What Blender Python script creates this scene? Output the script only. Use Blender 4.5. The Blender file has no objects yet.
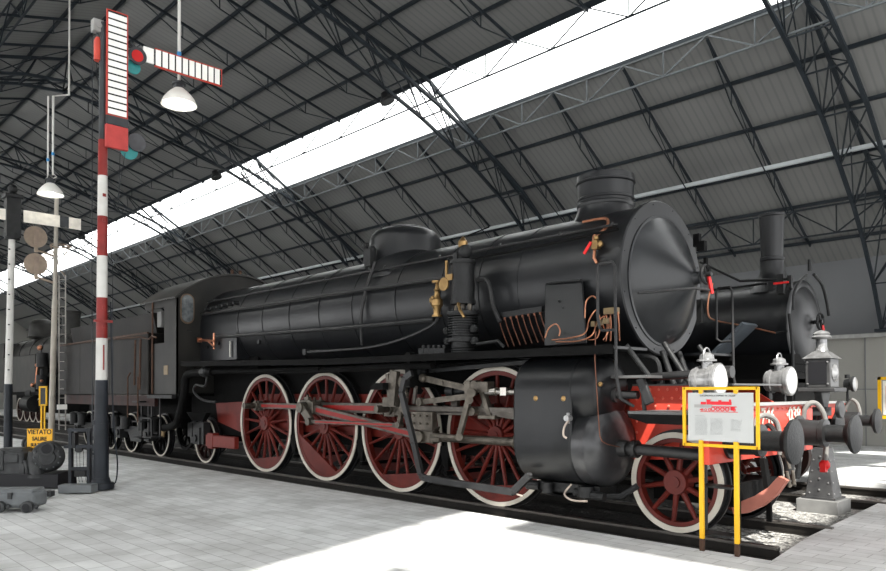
import bpy, bmesh, math, random
from mathutils import Vector as V, Matrix
random.seed(7)
COL = bpy.context.scene.collection
PI = math.pi
# ------------------------------------------------------------------ camera numbers
CAM = V((12.69, -8.2, 1.55)); YAW, PITCH, ROLL, FPX, PX0, PY0 = .805, .016, -.003, 738., 443., 379.1
_f = V((-math.sin(YAW)*math.cos(PITCH), math.cos(YAW)*math.cos(PITCH), math.sin(PITCH)))
_r = V((math.cos(YAW), math.sin(YAW), 0)); _u = _r.cross(_f)
_r, _u = _r*math.cos(ROLL)+_u*math.sin(ROLL), -_r*math.sin(ROLL)+_u*math.cos(ROLL)
def at(px, py, x=None, y=None, z=None):
    d = _f*FPX + _r*(px-PX0) - _u*(py-PY0)
    if x is not None: t = (x-CAM.x)/d.x
    elif y is not None: t = (y-CAM.y)/d.y
    else: t = (z-CAM.z)/d.z
    return CAM + d*t
# ------------------------------------------------------------------ materials
MATS = {}
def mat(name, col, rough=.5, metal=0., var=.15, scale=6., bump=.0, col2=None, spec=.28, emit=None, detail=4, bscale=None, rvar=0.):
    if name in MATS: return MATS[name]
    m = bpy.data.materials.new(name); m.use_nodes = True
    nt = m.node_tree; b = nt.nodes['Principled BSDF']
    tc = nt.nodes.new('ShaderNodeTexCoord'); no = nt.nodes.new('ShaderNodeTexNoise')
    no.inputs['Scale'].default_value = scale; no.inputs['Detail'].default_value = detail
    nt.links.new(tc.outputs['Object'], no.inputs['Vector'])
    cr = nt.nodes.new('ShaderNodeValToRGB')
    c2 = col2 if col2 else tuple(min(1, c*(1+var)) for c in col)
    c1 = col if col2 else tuple(c*(1-var) for c in col)
    cr.color_ramp.elements[0].color = (*c1, 1); cr.color_ramp.elements[1].color = (*c2, 1)
    cr.color_ramp.elements[0].position = .3; cr.color_ramp.elements[1].position = .72
    nt.links.new(no.outputs['Fac'], cr.inputs['Fac']); nt.links.new(cr.outputs['Color'], b.inputs['Base Color'])
    b.inputs['Roughness'].default_value = rough; b.inputs['Metallic'].default_value = metal
    b.inputs['Specular IOR Level'].default_value = spec
    if rvar:
        mr = nt.nodes.new('ShaderNodeMapRange'); mr.inputs['To Min'].default_value = rough-rvar; mr.inputs['To Max'].default_value = rough+rvar
        n3 = nt.nodes.new('ShaderNodeTexNoise'); n3.inputs['Scale'].default_value = 2.5; n3.inputs['Detail'].default_value = 6
        nt.links.new(tc.outputs['Object'], n3.inputs['Vector']); nt.links.new(n3.outputs['Fac'], mr.inputs['Value']); nt.links.new(mr.outputs['Result'], b.inputs['Roughness'])
    if bump:
        n2 = nt.nodes.new('ShaderNodeTexNoise'); n2.inputs['Scale'].default_value = bscale or scale*6; n2.inputs['Detail'].default_value = 5
        nt.links.new(tc.outputs['Object'], n2.inputs['Vector'])
        bp = nt.nodes.new('ShaderNodeBump'); bp.inputs['Strength'].default_value = bump; bp.inputs['Distance'].default_value = .02
        nt.links.new(n2.outputs['Fac'], bp.inputs['Height']); nt.links.new(bp.outputs['Normal'], b.inputs['Normal'])
    if emit:
        b.inputs['Emission Color'].default_value = (*emit[0], 1); b.inputs['Emission Strength'].default_value = emit[1]
    MATS[name] = m; return m
BLACK = mat('black_boiler_paint', (.0085,.0092,.0105), .36, 0, .25, 1.6, .12, None, .36, bscale=5, rvar=.08)
DOOR  = mat('smokebox_door_paint', (.011,.0125,.0145), .33, 0, .3, 2.5, .1, None, .45, bscale=7, rvar=.09)
TENDER= mat('grimy_black_plate', (.006,.0058,.0055), .55, 0, .5, 1.8, .1, (.017,.015,.013), .15)
SOOT  = mat('dull_black_underframe', (.004,.004,.004), .75, 0, .3, 5, .2, None, .1)
CHARC = mat('charcoal_casting', (.010,.0105,.011), .5, 0, .35, 8, .25, None, .3)
CYLM  = mat('cylinder_cladding', (.0065,.007,.008), .36, .0, .3, 1.8, .06, None, .32, rvar=.08)
HEADM = mat('worn_cylinder_cover', (.014,.015,.017), .32, .3, .5, 3, .12, (.055,.055,.058), .6)
STEEL = mat('oily_steel', (.06,.052,.043), .42, .65, .3, 9, .15, (.135,.12,.10))
BRIGHT= mat('polished_steel', (.38,.36,.33), .25, .9, .1, 9)
RODG  = mat('greasy_rod_steel', (.06,.052,.045), .45, .55, .3, 7, .1, (.13,.118,.105))
TYRE  = mat('black_tyre_tread', (.015,.015,.016), .4, .3, .2, 5)
WHITE = mat('white_tyre_paint', (.52,.485,.42), .5, 0, .12, 4)
RED   = mat('wheel_red', (.100,.011,.007), .5, 0, .25, 5, .05)
REDF  = mat('frame_red', (.13,.014,.009), .5, 0, .3, 3, .05)
REDB  = mat('beam_red', (.50,.05,.03), .42, 0, .12, 4)
REDROD= mat('rod_flute_red', (.24,.008,.006), .45, 0, .15, 5)
RUSTR = mat('brown_red_frame', (.035,.008,.006), .6, 0, .4, 3, .05, (.014,.007,.006))
RUST  = mat('rusty_rail_tube', (.06,.03,.018), .6, .2, .35, 12)
COPPER= mat('copper_pipe', (.50,.22,.13), .3, .85, .12, 10)
BRASS = mat('brass', (.30,.19,.08), .34, .85, .2, 10)
PIPEG = mat('grey_black_pipe', (.018,.018,.0185), .42, .1, .3, 8, .05, None, .35)
CHROME= mat('nickel_lamp_shell', (.16,.16,.16), .32, .6, .3, 9, 0, (.34,.34,.34))
LENS  = mat('frosted_lamp_lens', (.62,.62,.60), .2, 0, .03, 5)
GLASS = mat('dusty_cab_glass', (.06,.07,.075), .12, 0, .3, 12, 0, (.14,.15,.155), .8)
TRUSS = mat('roof_steel', (.014,.019,.024), .5, .1, .2, 3)
TRUSL = mat('pale_roof_steel', (.10,.11,.115), .5, .1, .2, 3)
GALV  = mat('galvanised_tray', (.5,.53,.54), .45, .3, .12, 1.5)
YEL   = mat('yellow_paint', (.72,.40,.008), .42, 0, .06, 5)
YELS  = mat('yellow_sign_face', (.80,.42,.02), .45, 0, .05, 5)
INK   = mat('black_ink', (.012,.012,.014), .6, 0, .05, 5)
BOARD = mat('pale_grey_board', (.43,.44,.435), .4, 0, .03, 2)
REDINK= mat('red_ink', (.62,.02,.03), .5, 0, .1, 30)
GREYINK=mat('grey_ink', (.36,.37,.37), .6, 0, .1, 40)
MRED  = mat('mast_red', (.20,.02,.017), .45, 0, .2, 6)
MWHITE= mat('mast_white', (.50,.49,.46), .5, 0, .06, 3, 0, (.62,.61,.58))
MNAVY = mat('mast_dark_blue_black', (.013,.016,.021), .5, 0, .3, 5, .05)
MGREY = mat('mast_dark_grey', (.035,.038,.042), .5, 0, .2, 5, .05)
SIGW  = mat('semaphore_white', (.88,.87,.83), .45, 0, .04, 5)
SIGR  = mat('semaphore_red', (.42,.045,.03), .45, 0, .08, 5)
BEIGE = mat('beige_disc_paint', (.30,.235,.18), .5, 0, .12, 8)
PALEG = mat('pale_grey_post', (.38,.35,.30), .5, 0, .12, 3)
ENAM  = mat('white_enamel_shade', (.86,.85,.80), .3, 0, .04, 6)
MACH  = mat('machine_grey_iron', (.024,.025,.026), .5, .1, .3, 7, .12, (.055,.057,.058))
MACHL = mat('light_grey_case', (.13,.14,.145), .45, 0, .15, 5, .05)
RAILM = mat('rail_side', (.016,.014,.012), .6, .2, .35, 8)
RAILT = mat('rail_head', (.13,.12,.11), .35, .8, .2, 4)
WOOD  = mat('dark_sleeper', (.02,.017,.015), .8, 0, .35, 6, .3)
BLUE  = mat('blue_tape', (.03,.22,.5), .5, 0, .1, 5)
TEAL  = mat('teal_glass', (.04,.22,.22), .2, 0, .15, 5)
DKGL  = mat('dark_glass', (.07,.07,.075), .15, 0, .2, 5)
RGLASS= mat('red_signal_glass', (.45,.02,.02), .2, 0, .1, 5)
# ------------------------------------------------------------------ mesh builder
def frame_of(d):
    d = d.normalized(); a = V((0,0,1)) if abs(d.z) < .9 else V((1,0,0))
    s = d.cross(a).normalized(); return s, s.cross(d).normalized(), d
KEEP = {'printed_paragraph','red_locomotive_drawing','inner_works','gauge_stick','lamp_drum','case_body'}
def clusters(bm, tol=.012):
    seen = set(); isl = []
    for v in bm.verts:
        if v in seen: continue
        st = [v]; seen.add(v); g = []
        while st:
            q = st.pop(); g.append(q)
            for e in q.link_edges:
                w = e.other_vert(q)
                if w not in seen: seen.add(w); st.append(w)
        lo = [min(p.co[k] for p in g)-tol for k in range(3)]; hi = [max(p.co[k] for p in g)+tol for k in range(3)]
        isl.append([g, lo, hi])
    par = list(range(len(isl)))
    def fd(i):
        while par[i] != i: i = par[i]
        return i
    for i in range(len(isl)):
        for j in range(i):
            if all(isl[i][1][k] <= isl[j][2][k] and isl[j][1][k] <= isl[i][2][k] for k in range(3)): par[fd(i)] = fd(j)
    out = {}
    for i in range(len(isl)): out.setdefault(fd(i), []).extend(isl[i][0])
    return list(out.values())
class MB:
    def __init__(s): s.bm = bmesh.new()
    def ring(s, c, a, b, r, n, r2=None, ph=0):
        r2 = r if r2 is None else r2
        return [s.bm.verts.new(c + a*(r*math.cos(2*PI*i/n+ph)) + b*(r2*math.sin(2*PI*i/n+ph))) for i in range(n)]
    def skin(s, A, B):
        n = len(A)
        for i in range(n): s.bm.faces.new((A[i], A[(i+1)%n], B[(i+1)%n], B[i]))
    def box(s, c, sz, rz=0, M=None):
        c = V(c); hx, hy, hz = sz[0]/2, sz[1]/2, sz[2]/2
        R = M if M is not None else Matrix.Rotation(rz, 3, 'Z')
        v = [s.bm.verts.new(c + R @ V((x*hx, y*hy, z*hz))) for x in (-1,1) for y in (-1,1) for z in (-1,1)]
        for q in ((0,1,3,2),(4,6,7,5),(0,4,5,1),(2,3,7,6),(0,2,6,4),(1,5,7,3)): s.bm.faces.new([v[i] for i in q])
        return s
    def span(s, a, b):   # box from corner to corner
        a, b = V(a), V(b); return s.box((a+b)/2, (abs(b.x-a.x), abs(b.y-a.y), abs(b.z-a.z)))
    def cyl(s, p0, p1, r, r2=None, n=16, caps=True):
        p0, p1 = V(p0), V(p1); a, b, d = frame_of(p1-p0); r2 = r if r2 is None else r2
        A = s.ring(p0, a, b, r, n); B = s.ring(p1, a, b, r2, n); s.skin(A, B)
        if caps: s.bm.faces.new(A[::-1]); s.bm.faces.new(B)
        return s
    def bar(s, p0, p1, w, h, up=(0,0,1)):    # rectangular bar, w = sideways, h = along up
        p0, p1 = V(p0), V(p1); d = (p1-p0).normalized(); up = V(up); sd = d.cross(up)
        if sd.length < 1e-4: sd = d.cross(V((1,0,0)))
        sd.normalize(); up = sd.cross(d).normalized()
        vs = []
        for p in (p0, p1):
            vs.append([s.bm.verts.new(p + sd*(x*w/2) + up*(y*h/2)) for x, y in ((-1,-1),(1,-1),(1,1),(-1,1))])
        s.skin(*vs); s.bm.faces.new(vs[0][::-1]); s.bm.faces.new(vs[1]); return s
    def tube(s, pts, r, n=8, smooth=0):
        pts = [V(p) for p in pts]
        if smooth:
            q = []
            for i in range(len(pts)-1):
                p0 = pts[max(i-1,0)]; p1 = pts[i]; p2 = pts[i+1]; p3 = pts[min(i+2, len(pts)-1)]
                for k in range(smooth):
                    t = k/smooth
                    q.append(.5*((2*p1)+(p2-p0)*t+(2*p0-5*p1+4*p2-p3)*t*t+(3*p1-p0-3*p2+p3)*t**3))
            pts = q+[pts[-1]]
        prev = None; a = None
        for i, p in enumerate(pts):
            d = (pts[min(i+1, len(pts)-1)]-pts[max(i-1, 0)])
            if d.length < 1e-6: continue
            d.normalize()
            if a is None: a, b, _ = frame_of(d)
            else:
                a = (a - d*a.dot(d))
                if a.length < 1e-4: a, b, _ = frame_of(d)
                a.normalize(); b = a.cross(d)
            k = 1.
            if 0 < i < len(pts)-1:
                c = (pts[i]-pts[i-1]).normalized().dot((pts[i+1]-pts[i]).normalized()); k = min(1.35, 1/max(.3, math.sqrt(max(0,(1+c)/2))))
            R = s.ring(p, a, b, r*k if not smooth else r, n)
            if prev: s.skin(prev, R)
            else: s.bm.faces.new(R[::-1])
            prev = R
        s.bm.faces.new(prev); return s
    def lathe(s, prof, o, axis, n=32, caps=True):     # prof: (distance along axis, radius)
        o = V(o); a, b, d = frame_of(V(axis)); prev = None
        for t, r in prof:
            R = s.ring(o + d*t, a, b, max(r, 1e-4), n)
            if prev: s.skin(prev, R)
            elif caps: s.bm.faces.new(R[::-1])
            prev = R
        if caps: s.bm.faces.new(prev)
        return s
    def prism(s, poly, fn0, fn1):    # poly of 2-tuples, fn maps (u,v) to 3D on each side
        A = [s.bm.verts.new(fn0(u, v)) for u, v in poly]; B = [s.bm.verts.new(fn1(u, v)) for u, v in poly]
        s.skin(A, B); s.bm.faces.new(A[::-1]); s.bm.faces.new(B); return s
    def pxz(s, poly, y0, y1): return s.prism(poly, lambda u, v: V((u, y0, v)), lambda u, v: V((u, y1, v)))
    def pyz(s, poly, x0, x1): return s.prism(poly, lambda u, v: V((x0, u, v)), lambda u, v: V((x1, u, v)))
    def pxy(s, poly, z0, z1): return s.prism(poly, lambda u, v: V((u, v, z0)), lambda u, v: V((u, v, z1)))
    def ball(s, c, r, n=10, sc=(1,1,1)):
        c = V(c); rings = []
        m = max(4, n//2)
        for j in range(1, m):
            th = PI*j/m
            rings.append([s.bm.verts.new(c + V((r*math.sin(th)*math.cos(2*PI*i/n)*sc[0], r*math.sin(th)*math.sin(2*PI*i/n)*sc[1], r*math.cos(th)*sc[2]))) for i in range(n)])
        t = s.bm.verts.new(c+V((0,0,r*sc[2]))); b = s.bm.verts.new(c-V((0,0,r*sc[2])))
        for i in range(n): s.bm.faces.new((t, rings[0][i], rings[0][(i+1)%n])); s.bm.faces.new((b, rings[-1][(i+1)%n], rings[-1][i]))
        for j in range(len(rings)-1): s.skin(rings[j], rings[j+1])
        return s
    def build(s, name, m, parent=None, bevel=0, origin=None, sharp=35):
        o0 = V((0,0,0))
        if parent is not None:
            p = parent
            while p is not None: o0 += V(p.location); p = p.parent
        elif origin is not None: o0 = V(origin)
        bm = s.bm
        if parent is not None and name not in KEEP and not getattr(s, 'one', False):
            gs = clusters(bm)
            if len(gs) > 1:
                out = []
                for g in gs:
                    nb = MB(); nb.one = True; vm = {v: nb.bm.verts.new(v.co) for v in g}
                    fs = set(f for v in g for f in v.link_faces)
                    for f in fs: nb.bm.faces.new([vm[v] for v in f.verts])
                    out.append((len(g), nb.build(name, m, parent, bevel, origin, sharp)))
                bm.free(); return max(out, key=lambda t: t[0])[1]
        bmesh.ops.translate(bm, verts=bm.verts, vec=-o0)
        bmesh.ops.recalc_face_normals(bm, faces=bm.faces)
        for f in bm.faces: f.smooth = True
        lim = math.radians(sharp)
        for e in bm.edges:
            if len(e.link_faces) != 2 or e.calc_face_angle(0) > lim: e.smooth = False
        me = bpy.data.meshes.new(name); bm.to_mesh(me); bm.free(); me.materials.append(m)
        o = bpy.data.objects.new(name, me); COL.objects.link(o)
        if parent is not None: o.parent = parent
        elif origin is not None: o.location = origin
        if bevel:
            md = o.modifiers.new('bevel', 'BEVEL'); md.width = bevel; md.segments = 2; md.limit_method = 'ANGLE'; md.angle_limit = math.radians(40)
        return o
def tag(o, label, cat, group=None):
    o['label'] = label; o['category'] = cat
    if group: o['group'] = group
    return o
def struct(o, label=None):
    o['kind'] = 'structure'
    if label: o['label'] = label
    return o
def empty(name, loc, label, cat, group=None):
    o = bpy.data.objects.new(name, None); o.empty_display_size = .2; COL.objects.link(o); o.location = loc
    return tag(o, label, cat, group)
def copy_tree(o, parent=None):
    c = o.copy(); COL.objects.link(c); c.parent = parent
    for ch in [k for k in bpy.data.objects if k.parent == o]: copy_tree(ch, c)
    return c
def text(name, body, m, parent, c, right, up, size, align='CENTER', extrude=.002, bold=0., xs=1.):
    cu = bpy.data.curves.new(name, 'FONT'); cu.body = body; cu.size = size; cu.align_x = align; cu.align_y = 'CENTER'; cu.extrude = extrude; cu.offset = bold
    to = bpy.data.objects.new(name+'_c', cu); COL.objects.link(to); bpy.context.view_layer.update()
    me = bpy.data.meshes.new_from_object(to.evaluated_get(bpy.context.evaluated_depsgraph_get())); bpy.data.objects.remove(to)
    right = V(right).normalized(); up = V(up).normalized(); n = right.cross(up)
    o0 = V((0,0,0)); p = parent
    while p is not None: o0 += V(p.location); p = p.parent
    for v in me.vertices: v.co = V(c) - o0 + right*(v.co.x*xs) + up*v.co.y + n*v.co.z
    me.materials.clear(); me.materials.append(m)
    o = bpy.data.objects.new(name, me); COL.objects.link(o); o.parent = parent; return o

# ================================================================== SETTING
def nodes_mat(name):
    m = bpy.data.materials.new(name); m.use_nodes = True; return m, m.node_tree, m.node_tree.nodes['Principled BSDF']
# pavement of pale stone slabs
m, nt, b = nodes_mat('stone_slab_paving'); PAVE = m
tc = nt.nodes.new('ShaderNodeTexCoord'); br = nt.nodes.new('ShaderNodeTexBrick'); no = nt.nodes.new('ShaderNodeTexNoise'); mx = nt.nodes.new('ShaderNodeMix'); mx.data_type = 'RGBA'; mx.blend_type = 'MULTIPLY'
br.inputs['Scale'].default_value = 1.; br.inputs['Brick Width'].default_value = .36; br.inputs['Row Height'].default_value = .18; br.inputs['Mortar Size'].default_value = .005; br.inputs['Mortar Smooth'].default_value = .3
br.inputs['Color1'].default_value = (.60,.605,.60,1); br.inputs['Color2'].default_value = (.72,.73,.725,1); br.inputs['Mortar'].default_value = (.36,.36,.35,1)
no.inputs['Scale'].default_value = 1.1; no.inputs['Detail'].default_value = 9; no.inputs['Roughness'].default_value = .65
mrn = nt.nodes.new('ShaderNodeValToRGB'); mrn.color_ramp.elements[0].color = (.70,.70,.69,1); mrn.color_ramp.elements[0].position = .35; mrn.color_ramp.elements[1].color = (1,1,1,1); mrn.color_ramp.elements[1].position = .62
nt.links.new(tc.outputs['Object'], br.inputs['Vector']); nt.links.new(tc.outputs['Object'], no.inputs['Vector'])
nt.links.new(no.outputs['Fac'], mrn.inputs['Fac']); mx.inputs['Factor'].default_value = 1
nt.links.new(br.outputs['Color'], mx.inputs[6]); nt.links.new(mrn.outputs['Color'], mx.inputs[7]); nt.links.new(mx.outputs[2], b.inputs['Base Color'])
b.inputs['Roughness'].default_value = .75
bp = nt.nodes.new('ShaderNodeBump'); bp.inputs['Strength'].default_value = .25; bp.inputs['Distance'].default_value = .01
nt.links.new(br.outputs['Fac'], bp.inputs['Height']); bp.invert = True; nt.links.new(bp.outputs['Normal'], b.inputs['Normal'])
# gravel
m, nt, b = nodes_mat('gravel_ballast'); GRAV = m
tc = nt.nodes.new('ShaderNodeTexCoord'); vo = nt.nodes.new('ShaderNodeTexVoronoi'); vo.inputs['Scale'].default_value = 26
cr = nt.nodes.new('ShaderNodeValToRGB'); cr.color_ramp.elements[0].color = (.06,.058,.055,1); cr.color_ramp.elements[1].color = (.50,.49,.46,1)
sp = nt.nodes.new('ShaderNodeSeparateColor')
nt.links.new(tc.outputs['Object'], vo.inputs['Vector']); nt.links.new(vo.outputs['Color'], sp.inputs['Color']); nt.links.new(sp.outputs['Red'], cr.inputs['Fac']); nt.links.new(cr.outputs['Color'], b.inputs['Base Color'])
bp = nt.nodes.new('ShaderNodeBump'); bp.inputs['Strength'].default_value = .9; bp.inputs['Distance'].default_value = .04; bp.invert = True
nt.links.new(vo.outputs['Distance'], bp.inputs['Height']); nt.links.new(bp.outputs['Normal'], b.inputs['Normal']); b.inputs['Roughness'].default_value = .9
# corrugated sheets
def sheet_mat(name, c1, c2, axis='X', rib=.22):
    m, nt, b = nodes_mat(name)
    tc = nt.nodes.new('ShaderNodeTexCoord'); wv = nt.nodes.new('ShaderNodeTexWave'); wv.bands_direction = axis; wv.inputs['Scale'].default_value = 2*PI/(rib*20)*1.0
    wv.inputs['Distortion'].default_value = 0
    cr = nt.nodes.new('ShaderNodeValToRGB'); cr.color_ramp.elements[0].color = (*c1,1); cr.color_ramp.elements[1].color = (*c2,1); cr.color_ramp.elements[0].position = 0; cr.color_ramp.elements[1].position = .3
    no = nt.nodes.new('ShaderNodeTexNoise'); no.inputs['Scale'].default_value = .6; mx = nt.nodes.new('ShaderNodeMix'); mx.data_type = 'RGBA'; mx.blend_type = 'MULTIPLY'; mx.inputs['Factor'].default_value = .3
    nt.links.new(tc.outputs['Object'], wv.inputs['Vector']); nt.links.new(wv.outputs['Fac'], cr.inputs['Fac']); nt.links.new(tc.outputs['Object'], no.inputs['Vector'])
    nt.links.new(cr.outputs['Color'], mx.inputs[6]); nt.links.new(no.outputs['Fac'], mx.inputs[7]); nt.links.new(mx.outputs[2], b.inputs['Base Color'])
    bp = nt.nodes.new('ShaderNodeBump'); bp.inputs['Strength'].default_value = .12; bp.inputs['Distance'].default_value = .02
    nt.links.new(wv.outputs['Fac'], bp.inputs['Height']); nt.links.new(bp.outputs['Normal'], b.inputs['Normal']); b.inputs['Roughness'].default_value = .7
    return m
ROOFM = sheet_mat('corrugated_roof_sheet', (.150,.152,.148), (.185,.186,.180), rib=.2)
WALLM = mat('grey_wall_panel', (.16,.165,.17), .8, 0, .06, .6, .1)
WALLB = mat('beige_wall_panel', (.27,.265,.245), .8, 0, .05, .6)
m, nt, b = nodes_mat('translucent_skylight'); SKYM = m
tl = nt.nodes.new('ShaderNodeBsdfTranslucent'); tp = nt.nodes.new('ShaderNodeBsdfTransparent'); ms = nt.nodes.new('ShaderNodeMixShader')
tl.inputs['Color'].default_value = (.96,.96,.95,1); tp.inputs['Color'].default_value = (.9,.95,1,1); ms.inputs['Fac'].default_value = .2
nt.links.new(tl.outputs[0], ms.inputs[1]); nt.links.new(tp.outputs[0], ms.inputs[2]); nt.links.new(ms.outputs[0], nt.nodes['Material Output'].inputs['Surface'])

X0, X1 = -64., 12.0
MB().span((X0,-14,-.3),(9.87,-1.30,-.02)).pxy([(9.87,-14),(30,-14),(30,-1.3),(9.87,-1.3)],-.3,-.02).pxy([(9.87,-1.30),(30,-1.3),(30,5.9),(9.30,5.9),(9.52,2.66),(9.69,.05)],-.3,-.02).span((X0,5.7,-.3),(30,15.2,-.02)).build('floor', PAVE)
struct(bpy.data.objects['floor'], 'pale grey stone slab paving of the museum hall')
m2 = GRAV.copy(); m2.name = 'oily_shaded_ballast'; MATS['oily_shaded_ballast'] = m2
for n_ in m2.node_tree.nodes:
    if n_.type == 'VALTORGB': n_.color_ramp.elements[0].color = (.006,.006,.0055,1); n_.color_ramp.elements[1].color = (.035,.032,.028,1)  # oil dirt plus the shade under the locomotives, both put into the colour
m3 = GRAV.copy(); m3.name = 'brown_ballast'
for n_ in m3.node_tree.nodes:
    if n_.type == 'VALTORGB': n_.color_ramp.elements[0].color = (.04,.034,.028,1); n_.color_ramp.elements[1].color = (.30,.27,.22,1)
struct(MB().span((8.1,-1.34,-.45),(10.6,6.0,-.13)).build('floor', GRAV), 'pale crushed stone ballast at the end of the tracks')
struct(MB().span((X0,-.90,-.45),(8.1,6.0,-.13)).build('floor', m2), 'oily ballast darkened with painted shade under the locomotives')
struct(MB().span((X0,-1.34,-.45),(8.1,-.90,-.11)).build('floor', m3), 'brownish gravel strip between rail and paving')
struct(MB().span((X0,14.6,-.3),(X1,14.8,3.06)).build('wall_right', WALLB), 'beige lower panels of the far side wall')
struct(MB().span((X0,14.9,2.9),(X1,15.1,6.3)).build('wall_right', WALLM), 'grey upper part of the far side wall')
struct(MB().span((X0,14.35,3.0),(X1,15.1,3.1)).build('trim_1', mat('ledge_paint',(.32,.32,.31),.6)), 'pale ledge along the far side wall')
for k in range(28): struct(MB().span((X0+k*2.8,14.575,-.02),(X0+k*2.8+.025,14.61,3.0)).build('trim_2', WALLM), 'vertical joint of the beige wall panels')
struct(MB().span((X0,14.57,1.55),(X1,14.61,1.575)).build('trim_3', WALLM), 'horizontal joint of the beige wall panels')
struct(MB().pyz([(-15.6,-.3),(15.1,-.3),(15.1,6),(7.8,9.8),(6.3,10.73),(-.5,12.5),(-7.3,10.73),(-8.8,9.8),(-15.6,6)],X0-.2,X0).build('wall_back', WALLB), 'far end wall of the hall')
YC = -.5
SL = [(14.9,5.30),(14,5.87),(7.8,9.80),(6.3,10.73),(.4,12.28),(YC,12.5)]     # half section, mirrored about YC
def strip(y0,z0,y1,z1,m,name,label,t=.05,xa=X0,xb=X1):
    struct(MB().pyz([(y0,z0),(y1,z1),(y1,z1+t),(y0,z0+t)],xa,xb).build(name,m),label)
mir = lambda y: 2*YC-y
strip(14.9,5.30,7.8,9.80,ROOFM,'ceiling','corrugated roof slope over the far side wall',xb=14.1)
strip(6.3,10.73,YC,12.5,ROOFM,'ceiling','corrugated upper roof slope beside the long skylight',xb=14.1)
strip(14.9,5.30,YC,12.9,ROOFM,'ceiling','unseen far side roof beyond the open bay, added to stop the sun',xa=15.7,xb=26.)  # unseen roof run added to block sun; the gap before it admits sun
zn = lambda y: 12.5-(YC-y)*(12.5-10.73)/(YC-mir(6.3))
def near(y0, y1, xa, xb, label): strip(y0,zn(y0),y1,zn(y1),ROOFM,'ceiling',label,xa=xa,xb=xb)  # unseen ends and gaps of these sheets are shaped to steer the sun
near(-7.3,-6.3,X0,12.0,'corrugated sheets above the visitor side skylight')
near(-7.3,-6.3,13.0,26.,'unseen sheets beyond the narrow open bay, added to stop the sun')
near(-6.3,-6.0,X0,26.,'corrugated sheet row, unseen end shaped to give shade between the open bays')
near(-6.0,-2.5,X0,13.35,'corrugated upper roof slope on the visitor side')
near(-2.5,YC,X0,14.1,'corrugated ridge sheets on the visitor side')
near(-6.0,YC,15.7,26.,'unseen ridge sheets beyond the open bay, added to stop the sun')
for xa_, xb_, t_ in ((X0,12.0,''),(13.0,26.,', unseen run added beyond the narrow open bay to stop the sun')):
    strip(mir(14.9),5.30,mir(7.8),9.80,ROOFM,'ceiling','corrugated lower roof slope on the visitor side'+t_,xa=xa_,xb=xb_)  # second run lies out of view, added as a sun blocker
strip(7.8,9.80,6.3,10.73,SKYM,'window_1','long translucent skylight strip over the locomotives',.02)
strip(mir(7.8),9.80,mir(6.3),10.73,SKYM,'window_2','long translucent skylight strip over the visitor side',.02)
def zr(y):
    y = y if y >= YC else mir(y)
    for (a,za),(b,zb) in zip(SL, SL[1:]):
        if b <= y <= a: return za+(zb-za)*(a-y)/(a-b)
    return SL[0][1]
# purlins
k = 0
for y in (14,12.76,11.52,10.28,9.04,7.8,6.3,5.12,3.94,2.76,1.58,.4,-.5,-1.6,-2.8,-4,-5.2,-6.4,-7.3,-8.8,-10.1,-11.4,-12.7,-14,-15):
    w = .09 if y == 6.3 else .05
    struct(MB().box(((X0+X1)/2,y,zr(y)-(.055 if y in (6.3,7.8) else .10)),(X1-X0,.06,w+.04)).build('roof_purlin', TRUSS), 'dark steel purlin running along the hall')
ARCH = [7.0-9.9*k for k in range(7)]
RAFT = []
for a in ARCH: RAFT += [a-2.2, a-4.4, a-6.6, a-8.8]
RAFT += [9.2, 11.4]
ys_far = [14,12.76,11.52,10.28,9.04,7.8,7.0,6.3,5.12,3.94,2.76,1.58,.4,YC]
for x in RAFT:
    if x < -56: continue
    mb = MB(); deep = x > -32
    for sg in (1,-1):
        f = (lambda y: y) if sg > 0 else mir
        for ya, yb in ((14,7.8),(6.3,YC)): mb.bar((x,f(ya),zr(ya)-.2), (x,f(yb),zr(yb)-.2), .045, .07)
        if deep:   # trussed under-bar on each slope
            for ya, yb in ((14,7.8),(6.3,YC)):
                n = 5; lo = []
                for i in range(n+1):
                    y = ya+(yb-ya)*i/n; dep = .42 if 0 < i < n else 0
                    lo.append(V((x, f(y), zr(y)-.2-dep)))
                for i in range(n):
                    mb.bar(lo[i], lo[i+1], .025, .025)
                    y = ya+(yb-ya)*i/n
                    if i: 
                        mb.bar(lo[i], (x, f(y), zr(y)-.2), .022, .022)
                        y2 = ya+(yb-ya)*(i+1)/n
                        if i < n-1: mb.bar(lo[i], (x, f(y2), zr(y2)-.2), .018, .018)
    struct(mb.build('roof_rafter', TRUSS), 'thin trussed rafter crossing the roof')
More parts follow.
